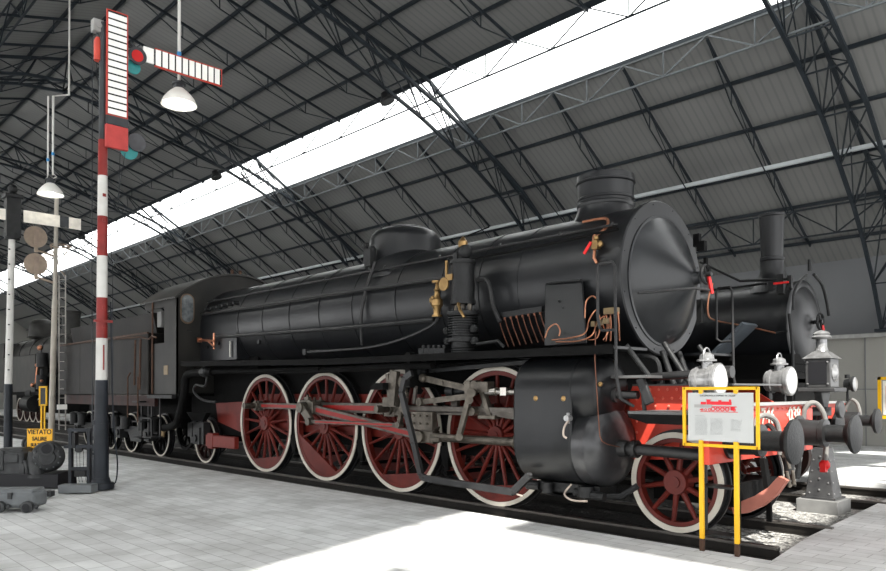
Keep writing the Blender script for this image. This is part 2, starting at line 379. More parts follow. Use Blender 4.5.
for a in ARCH:      # triangular lattice arches: one chord on the roof line, two hanging chords
    mb = MB()
    for sg in (1,-1):
        f = (lambda y: y) if sg > 0 else mir
        top = [V((a, f(y), z)) for y, z in ((14.3,3.2),(14.35,4.6),(14.15,5.5))] + [V((a, f(y), zr(y)-.2)) for y in (12.9,11.52,10.28,9.04,7.8,6.3,5.12,3.94,2.76,1.58,.4,YC)]
        def lowp(xx):
            P = [(14.15,3.2),(13.5,4.35),(12.75,5.35),(12.0,6.15),(11.05,6.95),(9.9,7.85),(8.8,8.5),(7.8,8.98),(6.4,9.6),(5.0,10.1),(3.6,10.55),(2.2,10.95),(.8,11.28),(-.5,11.4)]
            return [V((a+xx, f(y), z)) for y, z in P]
        L, R = lowp(-.45), lowp(.5)
        for c, w in ((top,.085),(L,.085),(R,.085)):
            for p, q in zip(c, c[1:]): mb.bar(p, q, w, w)
        T = top[1:]
        for i in range(len(L)):
            t = T[min(i, len(T)-1)]
            mb.bar(L[i], R[i], .035, .035); mb.bar(L[i], t, .035, .035); mb.bar(R[i], t, .035, .035)
            if i+1 < len(L):
                mb.bar(L[i], R[i+1], .028, .028)
                if i+1 < len(T): mb.bar(L[i], T[i+1], .028, .028); mb.bar(R[i+1], t, .028, .028)
    mb.box((a,14.2,3.15),(1.2,.3,.08))
    struct(mb.build('roof_arch', TRUSS), 'triangular lattice steel arch spanning the hall')
def long_truss(y, ztop, dep, m, label, step=2.2/2, x0=-45, r=.035, zb=None, yb=None):
    mb = MB(); yb = y if yb is None else yb; xa = 12.2; mb.bar((x0,y,ztop),(xa,y,ztop),r*1.3,r*1.3); mb.bar((x0,yb,ztop-dep),(xa,yb,ztop-dep),r*1.3,r*1.3)
    x = 11.4; i = 0
    xs = []
    while x > x0:
        xs.append(x); x -= step
    for i, x in enumerate(xs):
        if i % 2 == 0: mb.bar((x,y,ztop),(max(x-step,x0),yb,ztop-dep),r,r)
        else: mb.bar((x,yb,ztop-dep),(x,y,ztop),r*.8,r*.8); mb.bar((x,yb,ztop-dep),(max(x-step,x0),y,ztop),r,r)
    struct(mb.build('roof_lattice_girder', m), label)
long_truss(7.8, 9.68, .62, TRUSL, 'pale lattice girder along the lower edge of the skylight')
long_truss(6.3, 10.6, .62, TRUSS, 'thin lattice girder along the upper edge of the skylight', r=.028)
long_truss(12.76, 6.45, .75, TRUSS, 'lattice girder under the far roof slope', step=1.1)
long_truss(-3.2, 11.5, .8, TRUSS, 'lattice girder under the visitor side slope', r=.03)
long_truss(-7.3, 10.6, .8, TRUSL, 'pale lattice girder on the visitor side of the roof')
struct(MB().bar((-50,11.0,7.28),(12.2,11.0,7.28),.11,.09).build('cable_tray', GALV), 'long galvanised cable tray under the far roof slope')
# rails and sleepers
def track(yc, xend, label):
    for s, nm in ((-1,'near'),(1,'far')):
        y = yc + s*.7525
        e = empty('track_rail', (xend,y,0), '%s rail of %s' % (nm, label), 'rail')
        MB().span((X0,y-.012,-.13),(xend,y+.012,-.03)).span((X0,y-.065,-.15),(xend,y+.065,-.125)).build('rail_web', RAILM, e)
        MB().span((X0,y-.036,-.035),(xend,y+.036,0)).build('rail_head', RAILT, e, bevel=.006)
        e['label'] = e['label']
track(0, 9.72, 'the track under the large red wheeled locomotive')
track(4, 9.9, 'the track under the smaller locomotive behind')
for yc, xs, lb in ((0, [9.35-.62*i for i in range(38)], 'dark wooden sleeper under the near track'), (4, [9.5-.62*i for i in range(7)], 'dark wooden sleeper under the track behind')):
    for i, x in enumerate(xs):
        tag(MB().box((x,yc,-.202),(.24,2.35,.1)).build('railway_sleeper', WOOD), lb, 'sleeper', lb+'s')

# ================================================================== MAIN LOCOMOTIVE
LOCO = empty('steam_locomotive', (0,0,0), 'large black steam locomotive with red spoked wheels and white tyre rims', 'locomotive')
def L(mb, name, m, parent=None, **k): return mb.build(name, m, parent or LOCO, **k)
BZ, BR = 2.915, .90
def barrel(mb, x0, x1, r0, r1=None, n=64, z=BZ):
    return mb.lathe([(0,r0),(x1-x0,r0 if r1 is None else r1)], (x0,0,z), (1,0,0), n)
boiler = L(barrel(MB(), -.95, 6.45, BR), 'boiler', BLACK)
L(barrel(MB(), 6.45, 8.0, .905), 'smokebox', BLACK)
for x in (-.9,.05,1.0,1.95,2.9,4.0,5.0,5.75,6.45):
    L(MB().lathe([(0,BR+.002),(0,BR+.010),(.045,BR+.010),(.045,BR+.002)], (x,0,BZ), (1,0,0), 64, caps=False), 'boiler_band', BLACK, boiler)
# firebox: round top, flat sides down to the running board
poly = [(-.90,2.2),(.90,2.2)] + [(.90*math.cos(a), BZ+.90*math.sin(a)) for a in [PI*i/24 for i in range(25)]]
L(MB().pyz(poly, -2.5, -.9), 'firebox', BLACK)
L(MB().span((-2.4,-.62,.75),(-.55,.62,2.3)), 'ashpan', SOOT)
# smokebox front ring, conical door, hand wheel and bar
L(MB().lathe([(0,.90),(0,.945),(.05,.95),(.065,.935),(.065,.70),(.04,.69)], (8.0,0,BZ), (1,0,0), 72), 'smokebox_front_ring', BLACK)
door = L(MB().lathe([(0,.80),(.02,.80),(.025,.77),(.03,.765),(.10,.66),(.19,.50),(.28,.335),(.36,.19),(.42,.09),(.45,.075),(.50,.075),(.50,.0)], (8.055,0,BZ-.035), (1,0,0), 72), 'smokebox_door', DOOR, sharp=28)
w = MB()
w.lathe([(-.01,.11),(.01,.125),(.03,.11),(.01,.095),(-.01,.11)], (8.60,0,BZ-.01), (1,0,0), 24, caps=False)
for i in range(4):
    a = i*PI/2+.4; w.cyl((8.61,0,BZ-.01),(8.61,.11*math.cos(a),BZ-.01+.11*math.sin(a)),.012,n=6)
w.cyl((8.50,0,BZ-.01),(8.68,0,BZ-.01),.028,n=12)
L(w, 'handwheel', CHARC, door)
L(MB().tube([at(638,293,x=8.34),(8.60,-.25,2.72),(8.64,.02,2.72)],.016,8), 'door_bar', PIPEG, door)
L(MB().bar((8.64,.01,2.88),(8.66,.05,2.68),.03,.03), 'red_handle', mat('handle_red',(.6,.02,.02),.4), door)
L(MB().box((8.35,.42,3.33),(.10,.08,.12)).box((8.2,.60,3.45),(.08,.07,.16)), 'door_hinge', SOOT, door)
L(MB().bar((8.52,.02,2.62),(8.52,.02,2.35),.05,.06).bar((8.56,.10,3.12),(8.56,.10,2.95),.04,.04), 'door_catch', SOOT, door)
g = MB()
for i in range(12):
    a = 2*PI*(i+.5)/12; g.ball((8.066,.90*math.cos(a),BZ+.90*math.sin(a)),.009,6)
L(g, 'ring_bolt', CHARC)
# chimney and dome
L(MB().lathe([(0,.50),(.08,.46),(.16,.41),(.24,.375),(.30,.362),(.32,.372),(.345,.372),(.36,.36),(.39,.36),(.40,.37),(.42,.37),(.43,.358),(.60,.365),(.615,.385),(.63,.385),(.64,.368),(.70,.372),(.715,.37),(.72,.34),(.40,.32),(.1,.3)], (7.24,0,3.62), (0,0,1), 56), 'chimney', BLACK, sharp=30)
L(MB().lathe([(0,.72),(.10,.66),(.20,.625),(.30,.61),(.62,.605),(.70,.575),(.76,.52),(.80,.44),(.815,.38),(.83,.38),(.84,.36),(.845,.2),(.845,0.)], (3.25,0,3.46), (0,0,1), 64), 'steam_dome', BLACK, sharp=30)
L(MB().lathe([(0,.80),(.26,.72),(.36,.60),(.46,.40),(.50,.2),(.51,0)], (3.50,0,3.38), (0,0,1), 48), 'dome_fairing', BLACK)
sv = MB()
for dx, dy in ((-.1,-.14),(-.1,.14),(.12,0)):
    sv.cyl((2.45+dx,dy,3.75),(2.45+dx,dy,4.12),.055,.045,10).cyl((2.45+dx,dy,4.1),(2.45+dx,dy,4.17),.075,.06,10)
L(sv, 'safety_valve', CHARC)
# boiler rails
def arcy(z): return -math.sqrt(max(.0, (BR+.05)**2-(z-BZ)**2))
hr = MB().tube([at(208,302,y=-.78), at(330,279,y=-.78), at(458,254.5,y=-.78), at(540,239,y=-.78), at(617,224,y=-.78)], .017, 8)
for px in (215,270,325,385,440,500,560,612):
    p = at(px, 301-(px-208)*.190, y=-.78); hr.ball(p,.03,8); hr.cyl(p, V((p.x,-.70,p.z+.0)),.012,n=6)
L(hr, 'handrail', PIPEG)
L(MB().tube([at(202,314.5,y=-.93), at(330,294,y=-.93), at(446,278,y=-.93)], .030, 8), 'feed_pipe', PIPEG)
L(MB().tube([at(455,262,y=-.84), at(540,246,y=-.84), at(618,229,y=-.84)], .016, 8), 'blower_pipe', SOOT)
L(MB().tube([at(216,337,y=-.95), at(330,329,y=-.95), at(434,320,y=-.95)], .034, 8), 'side_pipe', PIPEG)
lb = MB()
for i in range(6):
    p = at(208+i*5.6, 309.5-i*1.3, y=-.95); lb.cyl(p+V((0,.05,0)), p+V((0,-.07,0)), .045, .03, 10)
L(lb, 'washout_plug', CHARC)
L(MB().tube([at(375,262,y=-.80), at(369,280,y=-.88), at(365,294,y=-.93), at(361,318,y=-.96), at(362,345,y=-.9)], .026, 8, 4), 'down_pipe', PIPEG)
L(MB().box(at(370,258,y=-.72),(.16,.12,.28)).ball(at(372,250,y=-.7),.07), 'clack_valve', CHARC)
# brass angle valve with its pipe, copper rail bracket, copper smokebox pipe with cock
p = at(437,300,y=-1.02); bv = MB().lathe([(0,.075),(.03,.075),(.03,.05),(.12,.055),(.16,.085),(.24,.085),(.28,.05),(.36,.035),(.38,.05),(.42,.03),(.44,.025),(.50,.02)], p+V((0,0,-.24)), (0,0,1), 16)
bv.ball(p+V((-.06,0,.0)),.075).cyl(p+V((0,0,.24)),p+V((0,0,.27)),.075,n=16)
L(bv, 'brass_valve', BRASS)
L(MB().tube([at(437,315,y=-1.02), at(436,322,y=-1.04), at(424,330,y=-1.08), at(400,340,y=-1.1), at(372,347,y=-1.12), at(340,350,y=-1.15), at(306,352,y=-1.18)], .025, 8, 4), 'injector_pipe', PIPEG)
L(MB().box(at(306,352,y=-1.18),(.1,.08,.1)), 'pipe_union', CHARC)
L(MB().tube([at(200,340,y=-1.0), at(214,341,y=-1.0)], .025, 8).tube([at(208,341,y=-1.0), at(214,347,y=-1.0)],.02).cyl(at(214,333,y=-.98),at(214,349,y=-.98),.022).box(at(199.5,340,y=-1.0),(.03,.1,.1)), 'copper_bracket', COPPER)
for px, py in ((206,347),(217,343),(258,342)):
    L(MB().cyl(at(px,py,y=-.95)+V((0,.05,0)),at(px,py,y=-.95),.04,n=12), 'washout_plug', CHARC)
L(MB().tube([at(230+0*i,341+4.0*i,y=-.93) for i in range(5)], .016, 8), 'gauge_stick', mat('chalk_white',(.55,.55,.5),.6))
cp = MB().tube([at(583,222,y=-.60), at(598,219,y=-.62), at(607,219,y=-.64), at(607,226,y=-.72), at(600,233,y=-.80), at(594,236,y=-.85), at(594,241,y=-.88)], .018, 8, 4)
cp.tube([at(595,247,y=-.9), at(594,258,y=-.93), at(597,263,y=-.93)], .018, 8)
L(cp, 'copper_pipe', COPPER)
L(MB().box(at(596,245,y=-.92),(.08,.07,.10)).ball(at(600,244,y=-.93),.04).ball(at(596,238,y=-.9),.035), 'steam_cock', BRASS)
L(MB().bar(at(591,242,y=-.96),at(584,254,y=-.98),.022,.03), 'cock_handle', mat('handle_red',(.6,.02,.02),.4))
# running board with valance, both sides
for s in (-1, 1):
    prof = lambda t: [(-2.3,2.17+t),(3.0,2.055+t),(8.26,2.03+t)]
    L(MB().pxz(prof(0)+[(x,z-.03) for x,z in prof(0)[::-1]], s*.72, s*1.42), 'running_board', BLACK)
    L(MB().pxz(prof(.01)+[(x,z-.085) for x,z in prof(0)[::-1]], s*1.40, s*1.425), 'board_edge', SOOT)
L(MB().tube([at(210,371,y=-1.25), at(300,371.5,y=-1.25), at(398,366,y=-1.25), (5.2,-1.2,1.90)], .05, 10), 'steam_pipe', SOOT)
L(MB().tube([at(196,368,y=-1.3),(-1.9,-1.3,1.95),(.5,-1.3,1.93),(2.6,-1.3,1.92)], .035, 8), 'air_pipe', SOOT)
# cab
cab = MB()
def roofz(y): return 3.57+.62*(1-(abs(y)/1.45)**2.1)
arc = [(-1.45+2.9*i/24, roofz(-1.45+2.9*i/24)) for i in range(25)]
CABM = mat('cab_grey_black', (.012,.0118,.0112), .5, 0, .25, 1.5, .05, (.026,.025,.022), .2)
# front spectacle plate with oval window hole drawn as ring + glass
cabroot = L(MB().pyz([(-1.42,1.5),(-.80,1.5),(.80,1.5),(1.42,1.5),(1.42,3.55)]+[(y,z-.02) for y,z in arc[::-1]]+[(-1.42,3.55)], -2.55, -2.5), 'cab', CABM)
L(MB().prism(arc + [(y,z-.03) for y,z in arc[::-1]], lambda u,v: V((-4.3,u*1.03,v)), lambda u,v: V((-2.42,u*1.03,v)), ), 'cab_roof', mat('cab_roof_paint',(.03,.029,.027),.45,0,.2,2,.05,(.05,.047,.043)), cabroot)
for s in (-1, 1):
    L(MB().span((-3.15,s*1.42,1.5),(-2.5,s*1.39,3.56)).span((-3.72,s*1.42,1.5),(-3.15,s*1.39,2.62)).span((-3.15,s*1.42,3.40),(-4.2,s*1.39,3.57)), 'cab_side', CABM, cabroot)
    L(MB().cyl((-3.73,s*1.44,1.5),(-3.73,s*1.44,3.57),.022,n=8), 'cab_post', RUST, cabroot)
L(MB().span((-4.1,-1.38,1.45),(-2.5,1.38,1.52)), 'cab_floor', SOOT, cabroot)
L(MB().span((-2.60,-1.38,1.5),(-2.56,1.38,3.5)), 'backhead', SOOT, cabroot)
L(MB().box((-3.40,-1.36,3.15),(.22,.14,.34)), 'lamp_box', mat('pale_box',(.13,.13,.125),.5), cabroot, bevel=.01)
L(MB().box((-3.05,-1.425,2.02),(.20,.012,.20)), 'builders_plate', mat('plate_brass_dull',(.20,.15,.09),.5,.3), cabroot)
def oval(mb, x, yc, zc, ry, rz, x2, n=32, h=0):
    pts = [(yc+ry*math.cos(a)*(1), zc+h*(1 if math.sin(a)>0 else -1)*(abs(math.sin(a))>.001)+rz*math.sin(a)) for a in [2*PI*i/n for i in range(n)]]
    return mb.pyz(pts, x, x2)
for s in (-1, 1):
    wf = L(oval(MB(), -2.5, s*1.20, 3.33, .155, .155, -2.482, h=.17), 'cab_window_frame', mat('window_wood',(.10,.065,.04),.5), cabroot)
    L(oval(MB(), -2.49, s*1.20, 3.33, .128, .128, -2.474, h=.165), 'window_pane', GLASS, wf)
    L(MB().box((-2.49,s*1.15,2.86),(.02,.10,.03)), 'window_latch', CHARC, cabroot)
L(MB().cyl((-2.6,-.1,4.15),(-2.6,-.1,4.3),.035,n=8).cyl((-2.6,.1,4.15),(-2.6,.1,4.3),.035,n=8), 'whistle', RUST, cabroot)
L(MB().box((-3.3,-1.42,1.44),(1.3,.1,.07)), 'cab_step_edge', CHARC, cabroot)
# injector group and steps under the cab
L(MB().tube([at(213,372,y=-1.3), at(192,373,y=-1.3), at(186,378,y=-1.3), at(184,395,y=-1.3), at(178,420,y=-1.25), at(172,426,y=-1.2), at(164,428,y=-1.1)], .085, 12, 4), 'water_pipe', SOOT)
L(MB().lathe([(-.12,.06),(-.1,.09),(.0,.11),(.1,.09),(.12,.06)], at(205,372,y=-1.33), (1,0,0), 14).cyl(at(205,372,y=-1.33)+V((0,0,.05)), at(205,372,y=-1.33)+V((0,0,.2)),.04), 'injector', CHARC)
L(MB().tube([at(207,377,y=-1.33), at(205,386,y=-1.33), at(196,385,y=-1.33), at(194,392,y=-1.33), at(203,400,y=-1.3), at(216,402,y=-1.3)], .025, 8, 4), 'overflow_pipe', CHARC)
st = MB()
for px in (158,): pass
for z in (.95,.52): st.box((-4.05,-1.30,z),(.50,.28,.035))
st.bar((-4.28,-1.22,1.5),(-4.28,-1.22,.5),.03,.05).bar((-3.82,-1.22,1.5),(-3.82,-1.22,.5),.03,.05)
L(st, 'footsteps', CHARC)
# frames
L(MB().pxz([(-1.3,.80),(-1.3,1.2),(-.9,1.5),(7.95,1.5),(7.95,.74),(6.5,.80),(-.5,.80)], -.60, -.56).pxz([(-1.3,.80),(-1.3,1.2),(-.9,1.5),(7.95,1.5),(7.95,.74),(6.5,.80),(-.5,.80)], .56, .60), 'main_frame', REDF)
for s in (-1, 1):
    L(MB().pxz([(7.95,1.5),(8.0,1.62),(8.80,1.62),(9.22,1.36),(9.22,.82),(8.0,.74),(7.95,.74)], s*.60, s*.56), 'front_frame', REDB)
L(MB().span((-.4,-.54,.62),(7.6,.54,1.95)), 'inner_works', SOOT)
L(MB().pxz([(-2.3,1.30),(-.9,1.35),(-.9,.72),(-1.25,.72),(-2.2,.9)], -.64, -.60), 'rear_frame_plate', REDF)
L(MB().span((-3.6,-.58,.62),(-1.0,.58,1.9)), 'inner_works', SOOT)
L(MB().box((-1.42,-.95,.52),(1.25,.10,.24)).box((-1.84,-.93,.52),(.25,.16,.32)), 'trailing_equaliser', REDB if False else REDF, bevel=.01)
# wheels
def ringface(mb, x, z, y0, y1, ri, ro, n=64):
    c = V((x,0,z)); 
    def pt(r, a, y): return mb.bm.verts.new((x+r*math.cos(a), y, z+r*math.sin(a)))
    A=[pt(ro,2*PI*i/n,y0) for i in range(n)]; B=[pt(ri,2*PI*i/n,y0) for i in range(n)]; C=[pt(ri,2*PI*i/n,y1) for i in range(n)]; D=[pt(ro,2*PI*i/n,y1) for i in range(n)]
    mb.skin(A,B); mb.skin(B,C); mb.skin(C,D); mb.skin(D,A); return mb
def wheel(parent, x, r, side, spokes=17, cw=None, pin=None, name='driving_wheel', white=.055, hub=.15, yo=.79, rim=.062, sw=.045, m=None):
    s = side; z = r
    mb = ringface(MB(), x, z, s*(yo-.015), s*(yo-.11), r-white-rim, r-white+.004)
    mb.cyl((x,s*(yo-.14),z),(x,s*(yo+.015),z),hub,hub*.88,28).cyl((x,s*(yo),z),(x,s*(yo+.03),z),hub*.42,n=20)
    ri = r-white-rim+.01
    for i in range(spokes):
        a = 2*PI*(i+.3)/spokes; d = V((math.cos(a),0,math.sin(a))); c = V((x,s*(yo-.06),z))
        p0 = c+d*hub*.8; p1 = c+d*ri
        A=[];B=[]; t = V((-math.sin(a),0,math.cos(a))); 
        for p,w,h,R in ((p0,sw*1.35,.075,A),(p1,sw,.055,B)):
            for k in range(8):
                q=2*PI*k/8; R.append(mb.bm.verts.new(p+t*(w/2*math.cos(q))+V((0,h/2*math.sin(q),0))))
        mb.skin(A,B)
    if pin is not None:
        mb.cyl((x+pin[0],s*(yo-.1),z+pin[1]),(x+pin[0],s*(yo+.02),z+pin[1]),.11,n=20)
    wobj = L(mb, name, m or RED, parent)
    L(ringface(MB(), x, z, s*yo, s*(yo-.02), r-white, r, 72), 'white_rim', WHITE, wobj)
    L(ringface(ringface(MB(), x, z, s*(yo-.012), s*(yo-.14), r-white-.005, r-.002, 72), x, z, s*(yo-.11), s*(yo-.14), r-.03, r+.03, 72), 'tyre', TYRE, wobj)
    if cw:
        ang, hgt = cw; R = r-white-.02; c = math.cos; half = math.acos((R-hgt)/R)
        pts = [(x+R*c(ang+half*(-1+2*i/20)), z+R*math.sin(ang+half*(-1+2*i/20))) for i in range(21)]
        L(MB().pxz(pts, s*(yo-.02), s*(yo-.10)), 'counterweight', RED, wobj)
    if pin is not None:
        L(MB().cyl((x+pin[0],s*(yo),z+pin[1]),(x+pin[0],s*(yo+.42),z+pin[1]),.055,n=16), 'crank_pin', STEEL, wobj)
    return wobj
CR = .34; TH = math.radians(97)
pin = (CR*math.cos(TH), CR*math.sin(TH))
WX = [0, 2.0, 4.0, 6.0]
cws = [(math.radians(-84),.20),(math.radians(-118),.34),(math.radians(-84),.20),(math.radians(-84),.20)]
for x, cwt in zip(WX, cws):
    wheel(LOCO, x, .94, -1, 17, cwt, pin)
    wheel(LOCO, x, .94, 1, 17, cwt, None)
    L(MB().cyl((x,-.66,.94),(x,.66,.94),.10,n=16), 'axle', SOOT)
for s in (-1, 1):
    wheel(LOCO, 8.63, .545, s, 10, None, None, 'leading_wheel', .06, .15, .79, .05, .05)
    wheel(LOCO, -2.5, .48, s, 9, None, None, 'trailing_wheel', .04, .12, .79, .05, .045, RUSTR)
L(MB().cyl((8.63,-.66,.545),(8.63,.66,.545),.08,n=14), 'axle', SOOT)
L(MB().cyl((-2.5,-.66,.5),(-2.5,.66,.5),.08,n=14), 'axle', SOOT)
L(MB().box((-2.45,-.92,.66),(.62,.16,.46)).box((-2.42,-.98,.60),(.30,.1,.36)).box((-2.75,-.95,.72),(.2,.14,.3)).cyl((-2.62,-.95,.8),(-2.62,-.95,1.02),.05).cyl((-2.3,-.95,.8),(-2.3,-.95,1.02),.05).cyl((-2.46,-1.0,.55),(-2.46,-1.06,.55),.08), 'trailing_axlebox', CHARC)
L(MB().pxz([(-2.95,1.1),(-2.0,1.1),(-2.2,.92),(-2.7,.92)],-1.0,-.9), 'spring_hanger', SOOT)
for x in (1.0,3.0,5.0):   # brake gear between the drivers
    L(MB().bar((x,-.74,1.35),(x+.02,-.74,.40),.05,.07).pxz([(x-.10,.75),(x-.04,.45),(x+.06,.45),(x+.10,.75)],-.78,-.68).cyl((x+.02,-.78,.36),(x+.02,.78,.36),.03), 'brake_hanger', SOOT)
# cylinders (both sides): lower steam cylinder + upper valve chest in one casing
for s in (-1, 1):
    top = [(s*(1.02+.42*math.cos(a)), 1.54+.42*math.sin(a)) for a in [math.radians(180-15*i) for i in range(13)]]
    bot = [(s*(.98+.47*math.cos(a)), .92+.47*math.sin(a)) for a in [math.radians(0-15*i) for i in range(13)]]
    cyl = L(MB().pyz(top+bot, 6.87, 7.72), 'cylinder_casing', CYLM, bevel=.03, sharp=30)
    L(MB().lathe([(0,.40),(.0,.415),(.10,.415),(.20,.39),(.27,.33),(.30,.25),(.31,0)], (7.72,s*1.02,1.54), (1,0,0), 40), 'valve_chest_cover', HEADM if False else CYLM, cyl)
    L(MB().lathe([(0,.465),(.14,.465),(.16,.475),(.20,.475),(.27,.44),(.33,.36),(.36,.25),(.37,0)], (7.72,s*.98,.92), (1,0,0), 48), 'cylinder_cover', HEADM, cyl)
    L(MB().cyl((8.0,s*1.02,1.5),(8.32,s*1.02,1.5),.045,n=12).cyl((8.0,s*1.02,1.5),(8.06,s*1.02,1.5),.09,n=12), 'valve_tail_rod', PIPEG, cyl)
    tr = MB().cyl((8.05,s*1.0,.90),(8.18,s*1.0,.90),.11,.09,16).cyl((8.18,s*1.0,.90),(8.24,s*1.0,.90),.065,n=12).cyl((8.24,s*1.0,.90),(8.30,s*1.0,.90),.10,n=12).cyl((8.30,s*1.0,.90),(9.12,s*1.0,.88),.062,n=16)
    L(tr, 'tail_rod_tube', PIPEG, cyl)
L(MB().ball((7.22,-1.44,1.46),.035,8,(1,.5,1)).ball((7.62,-1.44,1.46),.035,8,(1,.5,1)).ball((8.02,-1.3,1.62),.03), 'casing_bolt', BRASS)
dc = MB().span((7.0,-1.15,.36),(7.9,-.8,.46))
dc.cyl((6.85,-1.15,.40),(7.05,-1.15,.40),.06,n=10).cyl((7.6,-1.2,.38),(8.0,-1.2,.36),.05,n=10).cyl((7.75,-1.2,.34),(7.75,-1.2,.46),.09,n=12).cyl((7.2,-1.2,.34),(7.2,-1.2,.46),.07,n=12).tube([(7.9,-1.15,.36),(8.15,-1.1,.38),(8.3,-1.0,.5)],.035)
L(dc, 'drain_cock', CHARC)
L(MB().tube([(6.9,-1.3,.48),(6.84,-1.36,.40),(6.9,-1.42,.32),(7.02,-1.44,.30)],.012,6,4).tube([(7.62,-1.3,.48),(7.6,-1.40,.38),(7.75,-1.46,.33),(7.95,-1.46,.34)],.012,6,4).tube([(7.72,-1.48,1.22),(7.69,-1.52,1.14),(7.68,-1.52,1.05),(7.71,-1.50,1.02)],.012,6,4), 'drain_tube', mat('pale_pipe',(.5,.42,.36),.4,.5))
L(MB().cyl((7.70,-1.42,1.24),(7.70,-1.5,1.24),.035,n=10).cyl((7.70,-1.46,1.18),(7.70,-1.46,1.30),.02,n=8), 'lubricator_fitting', CHROME)
# motion: crank pins at px
PY = -1.08
PINS = [V((x+pin[0], PY, .94+pin[1])) for x in WX]
def rod(p0, p1, h0, h1, w, name, y=None, flute=None, m=RODG, par=None):
    p0, p1 = V(p0), V(p1); d = (p1-p0).normalized(); up = V((-d.z,0,d.x))
    mb = MB(); vs = []
    for p, h in ((p0,h0),(p1,h1)): vs.append([mb.bm.verts.new(p+V((0,yy*w/2,0))+up*(q*h/2)) for yy,q in ((-1,-1),(1,-1),(1,1),(-1,1))])
    mb.skin(*vs); mb.bm.faces.new(vs[0][::-1]); mb.bm.faces.new(vs[1])
    o = L(mb, name, m, par, bevel=.006)
    if flute:
        a, b = flute; mf = MB(); L_ = (p1-p0).length
        q0 = p0+d*L_*a; q1 = p0+d*L_*b; f0 = h0+(h1-h0)*a; f1 = h0+(h1-h0)*b; vs=[]
        for p, h in ((q0,f0),(q1,f1)): vs.append([mf.bm.verts.new(p+V((0,yy*(w/2+.003),0))+up*(q*h*.23)) for yy,q in ((-1,-1),(1,-1),(1,1),(-1,1))])
        mf.skin(*vs); mf.bm.faces.new(vs[0][::-1]); mf.bm.faces.new(vs[1]); L(mf, 'red_flute', REDROD, o)
    return o
YR = -.90
q = [V((p.x, YR, p.z)) for p in PINS]
rod(q[0], q[1], .11, .11, .05, 'coupling_rod', flute=(.08,.92))
rod(q[1], q[2], .16, .17, .05, 'coupling_rod', flute=(.10,.90))
rod(q[2], q[3], .13, .12, .05, 'coupling_rod', flute=(.10,.90))
bs = MB()
for i, p in enumerate(q):
    sz = (.26,.11,.24) if i in (1,2) else (.16,.10,.19)
    bs.box(p, sz); bs.cyl(p+V((0,.06,0)), p+V((0,-.085,0)), .09, n=18)
bs.box(q[2]+V((.20,0,0)),(.12,.12,.20)).box(q[2]+V((-.20,0,0)),(.10,.12,.18))
for dx in (-.09,.09):
    bs.cyl(q[2]+V((dx,0,.10)), q[2]+V((dx,0,.16)), .02, n=8); bs.cyl(q[1]+V((dx,0,.10)), q[1]+V((dx,0,.17)), .02, n=8)
L(bs, 'rod_bearing', STEEL, bevel=.006)
# piston, crosshead, connecting rod
PZ = .90; XC = at(427,440,y=-1.1).x
L(MB().cyl((XC+.05,-1.08,PZ),(6.9,-1.08,PZ),.055,n=20).cyl((6.6,-1.08,PZ),(6.8,-1.08,PZ),.085,n=20), 'piston_rod', BRIGHT if False else STEEL)
ch = MB().box((XC-.02,-1.14,1.13),(.44,.10,.26)).box((XC,-1.08,PZ),(.34,.14,.17)).cyl((XC-.08,-1.0,PZ),(XC-.08,-1.20,PZ),.085,n=18).box((XC+.22,-1.08,PZ),(.16,.16,.12))
ch.pxz([(XC-.18,1.05),(XC+.22,1.05),(XC+.12,.9),(XC-.1,.9)],-1.12,-1.04)
ch.box((XC+.42,-1.2,.93),(.5,.03,.05))
for dx in (-.15,-.02,.12):
    for dz in (.06,-.05): ch.cyl((XC-.02+dx,-1.19,1.14+dz),(XC-.02+dx,-1.215,1.14+dz),.018,n=8)
L(ch, 'crosshead', STEEL, bevel=.008)
XC2 = XC
L(MB().bar((XC-.55,-1.08,1.30),(6.8,-1.08,1.30),.10,.07).bar((XC-.55,-1.08,1.235),(6.3,-1.08,1.235),.06,.03).pxz([(6.0,1.31),(6.8,1.34),(6.8,1.16),(6.3,1.22),(6.0,1.25)],-1.12,-1.04), 'slide_bar', RODG, bevel=.005)
CPN = V((PINS[1].x, -1.10, PINS[1].z))
rod(CPN, (XC-.08,-1.10,PZ), .15, .12, .06, 'connecting_rod', flute=(.10,.93))
L(MB().box(CPN+V((.02,0,-.0)),(.30,.13,.25)).cyl(CPN+V((0,.08,0)),CPN+V((0,-.10,0)),.10,n=18).box(CPN+V((.0,0,.15)),(.12,.08,.06)).cyl(CPN+V((0,0,.15)),CPN+V((0,0,.22)),.025,n=8).box(CPN+V((.2,0,0)),(.10,.14,.20)), 'big_end', STEEL, bevel=.01)
# return crank, eccentric rod, expansion link
RC = V(at(310,421.5,y=-1.25)); 
L(MB().bar(CPN+V((0,-.12,.02)), RC+V((0,.02,0)), .06, .15, up=(1,0,.3)).cyl(RC+V((0,.04,0)),RC+V((0,-.06,0)),.065,n=14).cyl(CPN+V((0,-.08,0)),CPN+V((0,-.18,0)),.09,n=14), 'return_crank', STEEL)
EL = V(at(399.5,425,y=-1.25))
rod(RC, EL, .06, .06, .045, 'eccentric_rod', flute=(.08,.94))
lk = MB(); cz = 1.50; xl = EL.x
for i in range(8):
    a0 = math.radians(-48+12*i); a1 = math.radians(-36+12*i); R = .36; cx = xl-.30
    lk.bar((cx+R*math.cos(a0),-1.20,1.46+R*math.sin(a0)),(cx+R*math.cos(a1),-1.20,1.46+R*math.sin(a1)),.05,.12)
lk.bar((xl-.02,-1.2,1.24),EL,.05,.09).cyl(EL+V((0,.04,0)),EL+V((0,-.05,0)),.05,n=12)
L(lk, 'expansion_link', STEEL)
